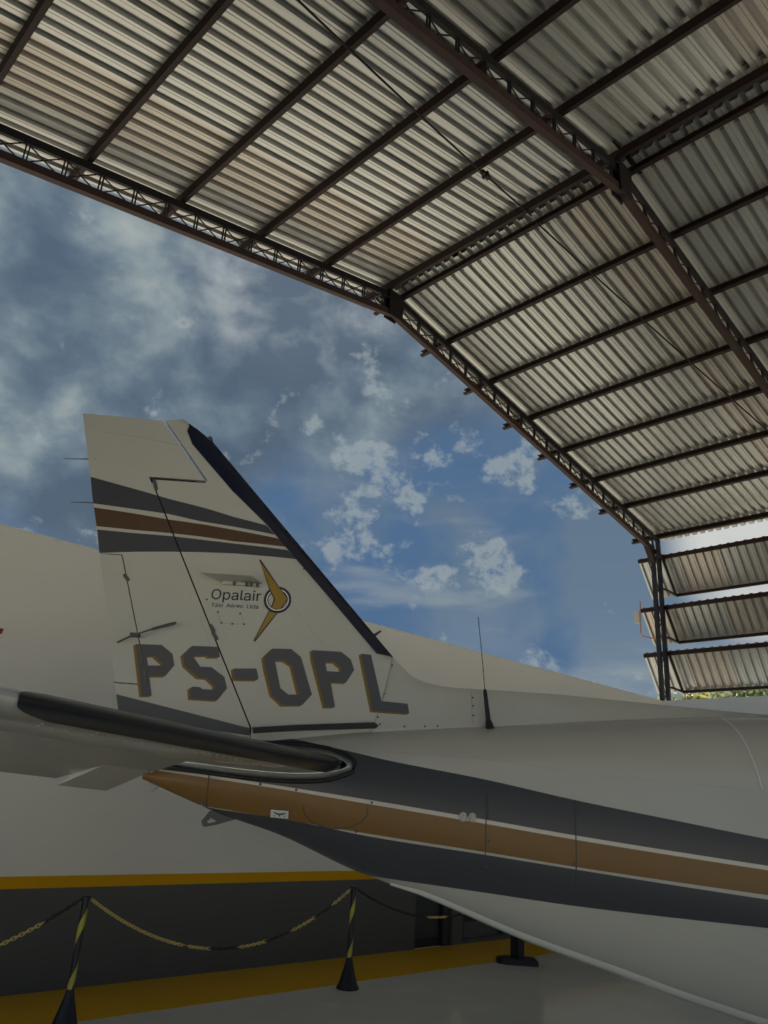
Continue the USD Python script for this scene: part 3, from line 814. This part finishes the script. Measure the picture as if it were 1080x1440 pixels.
decal("stripe", Polygon([(-0.8438, 2.3453), (0.0143, 2.1882), (0.0180, 2.145), (-0.80, 2.205)]).intersection(rz), "letter_grey", rudder, label="grey wedge along the foot of the rudder")
LET = {
    "P": ([(-0.7717, 2.664), (-0.6069, 2.6684), (-0.5301, 2.6148), (-0.5077, 2.5451), (-0.5548, 2.4749), (-0.6556, 2.4694), (-0.6217, 2.3487), (-0.6811, 2.3461)], [(-0.6916, 2.592), (-0.6402, 2.5957), (-0.5817, 2.5533), (-0.5838, 2.5382), (-0.6733, 2.5334)]),
    "S": ([(-0.4093, 2.6743), (-0.2419, 2.6773), (-0.2291, 2.6137), (-0.2953, 2.609), (-0.3079, 2.6194), (-0.3915, 2.6119), (-0.3896, 2.5985), (-0.3427, 2.5455), (-0.272, 2.5467), (-0.1826, 2.4895), (-0.159, 2.4209), (-0.2085, 2.3458), (-0.3755, 2.3463), (-0.3888, 2.4089), (-0.3732, 2.4188), (-0.3252, 2.4184), (-0.3126, 2.4075), (-0.2351, 2.4084), (-0.235, 2.4356), (-0.2886, 2.4763), (-0.3445, 2.4776), (-0.4395, 2.5461), (-0.4625, 2.6121)], None),
    "-": ([(-0.1324, 2.5465), (0.0116, 2.5553), (0.0306, 2.498), (0.0258, 2.4853), (-0.1154, 2.4793)], None),
    "O": ([(0.1004, 2.688), (0.2179, 2.6939), (0.2859, 2.6465), (0.3763, 2.4165), (0.3231, 2.3493), (0.203, 2.3401), (0.1286, 2.3986), (0.0711, 2.5557), (0.0509, 2.6311)], [(0.1221, 2.614), (0.1842, 2.6184), (0.2343, 2.591), (0.2987, 2.4101), (0.2272, 2.4077), (0.175, 2.4436)]),
    "P2": ([(0.3527, 2.696), (0.5399, 2.6992), (0.6047, 2.6548), (0.6318, 2.589), (0.585, 2.5054), (0.4875, 2.5027), (0.5265, 2.3501), (0.4669, 2.3462), (0.363, 2.641)], [(0.4429, 2.6264), (0.5044, 2.6307), (0.5476, 2.5979), (0.5498, 2.5698), (0.4586, 2.5682)]),
    "L": ([(0.6701, 2.6969), (0.734, 2.6967), (0.8176, 2.4054), (0.9865, 2.4015), (0.9981, 2.342), (0.7656, 2.3431)], None)}
for ch, (o, h) in LET.items():
    p = Polygon(o, [h] if h else None)
    gold = unary_union([Polygon([(x - 0.016 * k, z - 0.011 * k) for x, z in o], [[(x - 0.016 * k, z - 0.011 * k) for x, z in h]] if h else None) for k in (0, 0.25, 0.5, 0.75, 1)])
    par = rudder if ch in "PS" else (dors if ch == "L" else fin)
    tf = fin_t if ch not in ("L",) else both_t
    c_ = cut.union(LineString([(-0.9408, 3.1911), (-0.6586, 2.4147)]).buffer(0.004))
    put("letter_shadow", slab(gold.difference(c_), tf, 0.07, -0.002, 0.0012), "letter_gold", par)
    nm = "hyphen" if ch == "-" else ch[0]
    put("registration_letter", slab(p.difference(c_), tf, 0.07, -0.002, 0.0026), "letter_grey", par, label=f"grey {'hyphen' if ch == '-' else 'letter ' + nm} edged in gold, {('second P ' if ch == 'P2' else '')}of the registration")
# emblem
decal("emblem_blade", Polygon([(-0.0517, 3.2759), (-0.0417, 3.2759), (0.1032, 3.0939), (0.1677, 3.0227), (0.1257, 2.9454), (0.1054, 2.9177), (-0.0158, 2.7257), (-0.0275, 2.7316), (0.0499, 2.9343), (0.0608, 2.953), (0.0741, 3.0139), (0.0421, 3.0676)]), "logo_navy", fin, 0.0018)
decal("emblem_blade", Polygon([(-0.0467, 3.2659), (0.0992, 3.0919), (0.1617, 3.0227), (0.1217, 2.9494), (0.1014, 2.9217), (-0.0198, 2.7357), (0.0539, 2.9323), (0.0668, 2.953), (0.0821, 3.0139), (0.0491, 3.0676)]), "logo_gold", fin, 0.0030, label="gold boomerang blade of the emblem")
C0 = Point(0.0984, 3.0097)
blade = Polygon([(-0.0467, 3.2659), (0.1032, 3.0939), (0.1677, 3.0227), (0.1257, 2.9454), (0.06, 2.953), (0.0741, 3.0139), (0.0421, 3.0676)])
ring = C0.buffer(0.0885, 32).difference(C0.buffer(0.0745, 32))
decal("emblem_ring", ring.difference(blade.intersection(sbox(-1, 2.98, 1, 4))), "logo_navy", fin, 0.0040, label="dark ring of the emblem")
rin = C0.buffer(0.0745, 32).difference(C0.buffer(0.066, 32))
decal("emblem_ring", rin.difference(blade.intersection(sbox(-1, 2.965, 1, 4))), "logo_white", fin, 0.0038)
rin2 = C0.buffer(0.066, 32).difference(C0.buffer(0.0615, 32))
decal("emblem_ring", rin2.difference(blade), "logo_navy", fin, 0.0036)


def lettering(text, height, s0, z0, width, rise, spread=1.0, bold=False):
    tm = meshkit.text_mesh(text, height, 1.0, bold)
    v = np.array(tm.vertices)
    k = width / (v[:, 0].max() - v[:, 0].min())
    s = s0 + (v[:, 0] - v[:, 0].min()) * k
    z = z0 + v[:, 1] + rise * (s - s0) / width
    y = -(fin_t(s, z) - 0.002 + v[:, 2] * 0.0042)
    return np.stack([s, y, z], 1), tm.faces[:, ::-1]


lv, lf = lettering("Opalair", 0.066, -0.334, 2.986, 0.322, 0.008)
for lm_ in sorted(trimesh.Trimesh(lv, lf).split(only_watertight=False), key=lambda g: g.bounds[0, 0]):
    put("painted_letter", lm_, "logo_navy", fin)
put("painted_name", lettering("Táxi  Aéreo  Ltda", 0.024, -0.326, 2.936, 0.306, 0.006), "logo_navy", fin, label="small lettering reading Táxi Aéreo Ltda", kind="stuff")
line_on([(-0.2773, 2.9032), (-0.2451, 2.8312), (-0.0964, 2.833), (-0.1315, 2.9024)], fin_t, 0.003, fin, "seam_soft")
put("screw", cat_([slab(Point(s, z).buffer(0.006, 3), fin_t, 0.1, -0.004, 0.003) for s, z in ((-0.277, 2.903), (-0.245, 2.833), (-0.175, 2.831), (-0.100, 2.834), (-0.133, 2.902), (-0.36, 2.98), (0.25, 3.24), (-0.62, 4.19))]), "screw_dark", fin, kind="stuff")
line_on([(-0.385, 2.85), (-0.085, 2.30)], fin_t, 0.002, rudder, "seam_soft")
line_on([(0.20, 2.98), (0.43, 2.73)], fin_t, 0.002, fin, "seam_soft")
line_on([(-0.60, 4.05), (-1.0, 4.11), (-1.25, 4.13)], fin_t, 0.002, rudder, "seam_soft")
put("base_seal", slab(Polygon([(0.04, 2.160), (0.0311, 2.190), (0.30, 2.222), (0.7766, 2.268), (0.805, 2.250), (0.79, 2.235), (0.30, 2.19)]), lambda s, z: np.interp(s, [0, .8], [0.125, 0.13])), "black_rubber", fin)
# trim tab push rod
put("tab_rod", cat_([tube([(-0.88, -0.055, 2.660), (-0.785, -0.085, 2.708)], 0.006, 6), tube([(-0.785, -0.088, 2.708), (-0.757, -0.092, 2.716), (-0.673, -0.10, 2.750)], 0.005, 6), tube([(-0.673, -0.10, 2.750), (-0.66, -0.10, 2.755), (-0.535, -0.105, 2.799), (-0.522, -0.105, 2.803)], [0.006, 0.009, 0.010, 0.006], 8), box(-0.80, -0.745, -0.10, -0.05, 2.70, 2.722)]), "screw_dark", rudder)
# navigation blade aerial on the fin
vb = np.array([(-0.2776, -0.055, 3.1055), (-0.0089, -0.065, 3.115), (-0.079, -0.238, 3.116), (-0.401, -0.221, 3.116)])
vb2 = np.vstack([vb + [0, 0, 0.003], vb - [0, 0, 0.003]])
put("blade_aerial", cat_([(vb2[[4, 5, 6, 7, 0, 1, 2, 3]], QF), box(-0.27, -0.02, -0.085, -0.055, 3.085, 3.106)]), "fin_white", fin)
put("screw", cat_([box(s, s + 0.018, -0.096, -0.08, 3.082, 3.103) for s in (-0.20, -0.12, -0.09, -0.05)]), "screw_dark", fin, kind="stuff")
# static wicks and small aerials
put("static_wick", cat_([tube([(-1.255, -0.006, 3.925), (-1.30, 0, 3.922), (-1.475, 0, 3.908)], [0.004, 0.0035, 0.002], 6)]), "screw_dark", rudder)
put("static_wick", cat_([tube([(-1.165, -0.006, 3.607), (-1.21, 0, 3.604), (-1.366, 0, 3.595)], [0.004, 0.0035, 0.002], 6)]), "screw_dark", rudder)
put("stub_aerial", tube([(0.74, 0.02, 2.83), (0.795, 0.03, 2.875)], [0.012, 0.006], 8), "screw_dark", fin)
wa = put("whip_antenna", tube([(1.505, -0.13, 2.275), (1.497, -0.13, 2.31), (1.492, -0.13, 2.33), (1.470, -0.13, 2.50), (1.468, -0.13, 2.518)], [0.028, 0.022, 0.016, 0.012, 0.006], 12), "boot_black", plane, smooth=40)
put("whip", tube([(1.469, -0.13, 2.51), (1.445, -0.13, 2.75), (1.4189, -0.13, 2.98)], 0.0026, 6), "screw_dark", wa)

# ---- tailplane
ZS = 2.0


def airfoil(n=26, tc=0.105, x0=0.0, x1=1.0):
    x = x0 + (x1 - x0) * (1 - np.cos(np.linspace(0, np.pi, n))) / 2 if x0 == 0 else np.linspace(x0, x1, n)
    y = 5 * tc * (0.2969 * np.sqrt(x) - 0.126 * x - 0.3516 * x ** 2 + 0.2843 * x ** 3 - 0.1036 * x ** 4)
    return x, y


def le(t):
    return 0.69 - 0.345 * t


def chord(t):
    return np.interp(t, [0, 3.3], [1.26, 0.80])


def sec(t, sg, x0, x1, grow=0.0, droop=0.0, hx=0.62, n=26):
    x, y = airfoil(n, 0.105, x0, x1)
    c = chord(t)
    xs = np.concatenate([x, x[::-1][1 if x0 == 0 and x1 == 1 else 0:]]) if False else np.concatenate([x[::-1], x])
    ys = np.concatenate([(y * c + grow)[::-1], -(y * c + grow)])
    S_ = le(t) - xs * c + (grow * (1 - np.minimum(xs / 0.04, 1)) if grow else 0)
    Z_ = ZS + ys
    if droop:
        hs, hz = le(t) - hx * c, ZS
        a = math.radians(droop)
        ds, dz_ = S_ - hs, Z_ - hz
        S_, Z_ = hs + ds * math.cos(a) - dz_ * math.sin(a) * 0 + 0, hz + dz_ * math.cos(a) + ds * math.sin(a)
    return np.stack([S_, np.full(len(S_), -t * sg), Z_], 1)


DROOP = 25.0
for sg, side in ((1, "starboard"), (-1, "port")):
    tip = [(3.04, 1.0), (3.12, 0.93), (3.18, 0.80), (3.215, 0.6), (3.23, 0.3)]
    rings = [sec(t, sg, 0, 0.62) for t in np.linspace(0.0, 3.04, 17)]
    for t, k in tip[1:]:
        r = sec(t, sg, 0, 0.62)
        ctr = np.array([le(t) - 0.36 * chord(t), -t * sg, ZS])
        r = np.stack([ctr[0] + (r[:, 0] - ctr[0]) * (0.55 + 0.45 * k), r[:, 1], ctr[2] + (r[:, 2] - ctr[2]) * k], 1)
        rings.append(r)
    st = put("tailplane", loft(np.array(rings)), "aircraft_white", plane, smooth=40, label=f"white {side} tailplane with a black boot" if sg > 0 else "white port tailplane mostly hidden behind the tail")
    bt = [sec(t, sg, 0, 0.080, grow=0.004, n=22) for t in np.linspace(0.24, 2.74, 20)]
    bt += [sec(2.74 + 0.24 * q, sg, 0, 0.080 * (1 - q) ** 0.70 + 0.0006, grow=0.004, n=22) for q in (0.1, 0.2, 0.3, 0.4, 0.5, 0.6, 0.7, 0.8, 0.87, 0.92, 0.96, 0.985, 0.998)]
    put("deice_boot", loft(np.array(bt)), "boot_black", st, smooth=40, label="black de-icing boot on the tailplane's leading edge")
    # elevator hangs drooped; the trim tab takes up its inboard rear corner
    TI, TO, XT = 0.62, 1.13, 0.80
    el = put("elevator", cat_([loft(np.array([sec(t, sg, 0.628, 1.0, droop=DROOP, n=14) for t in np.linspace(TO + 0.012, 3.16, 9)])), loft(np.array([sec(t, sg, 0.628, XT - 0.01, droop=DROOP, n=10) for t in np.linspace(TI - 0.02, TO + 0.02, 6)]))]), "aircraft_white", plane, smooth=30, label=f"drooping {side} elevator")

    def tabsec(t):
        r = sec(t, sg, XT, 1.0, droop=DROOP, n=8)
        h = sec(t, sg, XT, XT + 0.001, droop=DROOP, n=2).mean(0)
        a = math.radians(9)
        d = r - h
        return np.stack([h[0] + d[:, 0] * math.cos(a), r[:, 1], h[2] + d[:, 2] * math.cos(a) + d[:, 0] * math.sin(a)], 1)
    put("trim_tab", loft(np.array([tabsec(t) for t in np.linspace(TI, TO - 0.005, 5)])), "aircraft_white", el, smooth=30)
    put("hinge_seal", tube([sec(t, sg, 0.60, 0.62, n=2).mean(0) for t in np.linspace(0.62, 3.1, 10)], 0.022, 8), "black_rubber", el)
    # fairing ring round the root
    x, y = airfoil(30, 0.105)
    c = chord(0.25)
    xs, ys = np.concatenate([x[::-1], x[1:]]), np.concatenate([y[::-1], -y[1:]]) * c
    S0, Z0 = le(0.25) - xs * c, ZS + ys

    def ring_(gr, lift_t):
        k = 1 - np.minimum(xs / 0.06, 1)
        s_ = S0 + gr * k + 0.02 * k
        z_ = Z0 + np.sign(ys) * gr * (1 - k * 0.6)
        s_c = np.clip(s_, -0.58, 4)
        tt = -skin(s_c, np.clip(z_, ZB(s_c) + 1e-3, ZT(s_c) - 1e-3))[:, 1]
        return np.stack([s_, -(tt + lift_t) * sg, z_], 1)
    front = xs < 0.93
    R0, R1, R2 = ring_(0.040, -0.02)[front], ring_(0.034, 0.012)[front], ring_(0.006, 0.055)[front]
    put("root_fairing", loft(np.stack([R0, R1, R2, ring_(-0.004, 0.05)[front]], 1), caps=False), "bare_metal", st, smooth=40, label="bare metal fairing round the tailplane root")
    put("root_gasket", tube(ring_(0.045, 0.006)[front], 0.0125, 8), "black_rubber", st, smooth=True, label="black rubber seal round the root fairing")
    # fasteners under the leading edge
    out = []
    for t in np.linspace(0.5, 2.7, 34):
        for xx in (0.13, 0.17):
            r = sec(t + (0.03 if xx > 0.15 else 0), sg, xx, xx + 0.001, n=2)[-1]
            out.append(tube([r + [0, 0, 0.004], r - [0, 0, 0.0015]], 0.005, 6))
    put("rivet", cat_(out), "seam_soft", st, kind="stuff")

# ---- wings and undercarriage (outside the picture, they carry the aircraft)
for sg in (1, -1):
    rings = []
    for t, k in ((0.2, 1), (2.0, 0.95), (7.4, 0.5), (7.6, 0.42)):
        x, y = airfoil(18, 0.15)
        c = 2.15 * k
        xs, ys = np.concatenate([x[::-1], x[1:]]), np.concatenate([y[::-1], -y[1:]]) * c
        rings.append(np.stack([6.45 - 0.10 * t - xs * c, np.full(len(xs), -t * sg), 0.95 + ys + 0.11 * t], 1))
    put("wing", loft(np.array(rings)), "aircraft_white", plane, smooth=40)
    put("nacelle", tube([(4.2, -2.05 * sg, 1.15), (5.0, -2.05 * sg, 1.22), (6.5, -2.05 * sg, 1.35), (7.6, -2.05 * sg, 1.40), (8.0, -2.05 * sg, 1.40), (8.3, -2.05 * sg, 1.40)], [0.10, 0.32, 0.42, 0.36, 0.2, 0.03], 24), "aircraft_white", plane, smooth=40)
    g = put("landing_gear", tube([(5.6, -2.0 * sg, 1.1), (5.55, -2.0 * sg, 0.30)], 0.05, 12), "bare_metal", plane, smooth=40)
    w_ = lathe([(0.0, -0.09), (0.24, -0.09), (0.285, -0.05), (0.30, 0.0), (0.285, 0.05), (0.24, 0.09), (0.0, 0.09)], 28)
    v = np.asarray(w_[0])
    put("wheel", (np.stack([v[:, 0] + 5.55, v[:, 2] - 2.13 * sg, v[:, 1] + 0.30], 1), w_[1]), "tyre", g, smooth=40)
g = put("landing_gear", tube([(8.2, 0, 1.0), (8.25, 0, 0.24)], 0.045, 12), "bare_metal", plane, smooth=40)
w_ = lathe([(0.0, -0.07), (0.19, -0.07), (0.23, -0.04), (0.24, 0.0), (0.23, 0.04), (0.19, 0.07), (0.0, 0.07)], 28)
v = np.asarray(w_[0])
put("wheel", (np.stack([v[:, 0] + 8.25, v[:, 2], v[:, 1] + 0.24], 1), w_[1]), "tyre", g, smooth=40)

# ================================================================== barrier posts and chains
def barrier(x, y, label, cat="barrier post", rot=0.0):
    t = thing("barrier_post", label, cat, (x, y, 0), rot, group="striped barrier posts")
    put("base", lathe([(0, 0.0), (0.115, 0.0), (0.118, 0.012), (0.095, 0.05), (0.052, 0.19), (0.034, 0.255), (0.030, 0.285), (0, 0.285)], 24), "post_black", t, smooth=50)
    put("pole", lathe([(0, 0.02), (0.0255, 0.02), (0.0255, 0.925), (0, 0.925)], 20), "post_black", t, smooth=50)
    put("cap", lathe([(0, 0.915), (0.034, 0.915), (0.036, 0.925), (0.036, 0.95), (0.028, 0.957), (0, 0.957)], 20), "post_black", t, smooth=50)
    put("hook", cat_([tube([(sg * 0.030, 0, 0.945), (sg * 0.044, 0, 0.943), (sg * 0.048, 0, 0.932)], 0.004, 6) for sg in (-1, 1)]), "post_black", t, kind="stuff")
    # yellow tape wound round the pole
    n = 60
    z = np.linspace(0.26, 0.86, n)
    a0 = np.linspace(0, 2 * np.pi * 1.5, n) + 2.6
    w = 1.05
    rings = []
    for i in range(n):
        aa = a0[i] + np.linspace(-w, w, 10)
        zz = z[i]
        o = np.stack([0.0275 * np.cos(aa), 0.0275 * np.sin(aa), np.full(10, zz)], 1)
        p = np.stack([0.024 * np.cos(aa), 0.024 * np.sin(aa), np.full(10, zz)], 1)
        rings.append(np.vstack([o, p[::-1]]))
    put("tape", loft(np.array(rings)), "tape_yellow", t, smooth=50, label="yellow tape wound round the black pole")
    return t


barrier(3.305, 6.74, "striped barrier post at the lower left with a black cone base", rot=25)
barrier(6.30, 6.74, "striped barrier post in the middle, under the fuselage", rot=25)
barrier(0.32, 6.74, "striped barrier post beyond the left edge", rot=25)
t = thing("flat_base_post", "thick plain black post on a flat base, under the belly", "barrier post", (9.21, 6.735, 0))
cap_poly = unary_union([Point(-0.12, 0).buffer(0.15, 16), sbox(-0.12, -0.15, 0.24, 0.15)])
bm = trimesh.creation.extrude_polygon(cap_poly, 0.055, engine="earcut")
bm2 = trimesh.creation.extrude_polygon(cap_poly.buffer(-0.02), 0.012, engine="earcut")
bm2.apply_translation((0, 0, 0.055))
for b_ in (bm, bm2):
    b_.apply_transform(trimesh.transformations.rotation_matrix(math.radians(-45), [0, 0, 1]))
put("base", cat_([bm, bm2]), "post_black", t)
put("pole", box(-0.062, 0.062, -0.062, 0.062, 0.06, 0.95), "post_black", t)
put("cap", box(-0.068, 0.068, -0.068, 0.068, 0.95, 0.975), "post_black", t)


def torus_link(L=0.042, W=0.023, r=0.0048, n=14, k=6):
    a = np.arange(n) * 2 * np.pi / n
    ctr = np.stack([np.cos(a) * W / 2 + np.sign(np.cos(a)) * 0 + np.where(np.cos(a) >= 0, 1, -1) * (L - W) / 2, np.sin(a) * W / 2, 0 * a], 1)
    g = np.arange(k) * 2 * np.pi / k
    nrm = np.stack([np.cos(a), np.sin(a), 0 * a], 1)
    v = ctr[:, None] + r * (np.cos(g)[None, :, None] * nrm[:, None] + np.sin(g)[None, :, None] * np.array([0, 0, 1.0]))
    v = np.vstack([v, v[:1]])
    return loft(v, caps=False)


LINK = torus_link()


def chain(p, q, sag, label, sections):
    t = thing("plastic_chain", label, "chain", (0, 0, 0), group="chains between the barrier posts")
    p, q = np.array(p, float), np.array(q, float)
    u = np.linspace(0, 1, 600)
    pts = p + (q - p) * u[:, None] - np.array([0, 0, 1]) * (sag * 4 * u * (1 - u))[:, None]
    ds = np.concatenate([[0], np.cumsum(np.linalg.norm(np.diff(pts, axis=0), axis=1))])
    n = int(ds[-1] / 0.031)
    at = np.linspace(0, ds[-1], n + 1)
    c = np.stack([np.interp(at, ds, pts[:, k]) for k in range(3)], 1)
    mid, d = (c[1:] + c[:-1]) / 2, np.diff(c, axis=0)
    d /= np.linalg.norm(d, axis=1, keepdims=True)
    um = (np.arange(n) + 0.5) / n
    uq = np.interp(um * ds[-1], ds, u)
    for a, b, col in sections:
        out = []
        for i in np.nonzero((uq >= a) & (uq < b))[0]:
            s = np.cross(d[i], [0, 0, 1.0])
            s /= np.linalg.norm(s)
            up = np.cross(s, d[i])
            ang = (i % 2) * np.pi / 2 + 0.6
            e1, e2 = s * math.cos(ang) + up * math.sin(ang), -s * math.sin(ang) + up * math.cos(ang)
            v = np.asarray(LINK[0])
            out.append((mid[i] + v[:, :1] * d[i] + v[:, 1:2] * e1 + v[:, 2:3] * e2, LINK[1]))
        if out:
            put("links", cat_(out), "chain_yellow" if col == "y" else "chain_black", t, smooth=True, label="yellow links" if col == "y" else "black links")


chain((3.353, 6.74, 0.925), (6.252, 6.74, 0.925), 0.455, "yellow and black plastic chain hanging between the two striped posts", [(0, .325, "y"), (.325, .335, "b"), (.335, .425, "y"), (.425, .53, "b"), (.53, .635, "y"), (.635, .735, "b"), (.735, .84, "y"), (.84, .915, "b"), (.915, 1, "y")])
chain((0.368, 6.74, 0.925), (3.257, 6.74, 0.925), 0.455, "yellow and black plastic chain running out of the picture at the lower left", [(0, .3, "b"), (.3, .62, "y"), (.62, .70, "b"), (.70, .905, "y"), (.905, 1, "b")])
chain((6.348, 6.74, 0.925), (9.12, 6.735, 0.90), 0.32, "mostly black chain from the middle post to the black post under the belly", [(0, .41, "b"), (.41, .53, "y"), (.53, .63, "b"), (.63, .75, "y"), (.75, 1, "b")])

# ================================================================== trees beyond the walls
def tree(x, y, h, r, n, mat, label, seed, sparse=0.0):
    g = np.random.default_rng(seed)
    t = thing("tree", label, "tree", (x, y, -0.3), group="trees beyond the walls")
    put("trunk", tube([(0, 0, 0), (0.05, 0.03, h * 0.35), (0, 0, h * 0.62)], [0.16, 0.12, 0.07], 10), "bark", t, smooth=True)
    lim = []
    tips = []
    for k in range(16):
        a, e = g.uniform(0, 2 * np.pi), g.uniform(0.3, 1.25)
        L_ = r * g.uniform(0.65, 1.05)
        base = np.array([0, 0, h * g.uniform(0.42, 0.62)])
        tp = base + L_ * np.array([math.cos(a) * math.cos(e), math.sin(a) * math.cos(e), math.sin(e) * 1.15])
        tp[2] = min(tp[2], h * 0.98)
        lim.append(tube([base, (base + tp) / 2 + g.normal(0, 0.08, 3), tp], [0.05, 0.03, 0.010], 6))
        tips += [tp, base + (tp - base) * 0.7]
    put("branches", cat_(lim), "bark", t, smooth=True)
    tips = np.array(tips)
    c = tips[g.integers(0, len(tips), n)] + g.normal(0, 0.24 * r / 1.6, (n, 3))
    a = g.normal(size=(n, 3))
    a /= np.linalg.norm(a, axis=1, keepdims=True)
    b = np.cross(a, g.normal(size=(n, 3)))
    b /= np.linalg.norm(b, axis=1, keepdims=True)
    L_, W_ = g.uniform(0.07, 0.14, (n, 1)), g.uniform(0.03, 0.055, (n, 1))
    v = np.stack([c - a * L_, c + b * W_, c + a * L_, c - b * W_], 1).reshape(-1, 3)
    i = np.arange(n)[:, None] * 4
    f_ = np.vstack([i + [0, 1, 2], i + [0, 2, 3]])
    put("foliage", (v, f_), mat, t, kind="stuff")


tree(21.6, 9.9, 6.3, 1.7, 9000, "leaf_olive", "thin yellowish tree showing between the lowest louvre and the side wall", 3)
tree(31.5, 11.2, 8.0, 2.8, 14000, "leaf_green", "dense green tree over the side wall at the right edge", 5)
tree(30.5, 18.3, 8.4, 2.1, 5000, "leaf_olive", "sparse treetop rising over the end wall left of the column", 8)
tree(23.2, 13.0, 6.35, 1.0, 2200, "leaf_olive", "small sprig of treetop over the end wall, nearest the column", 13)
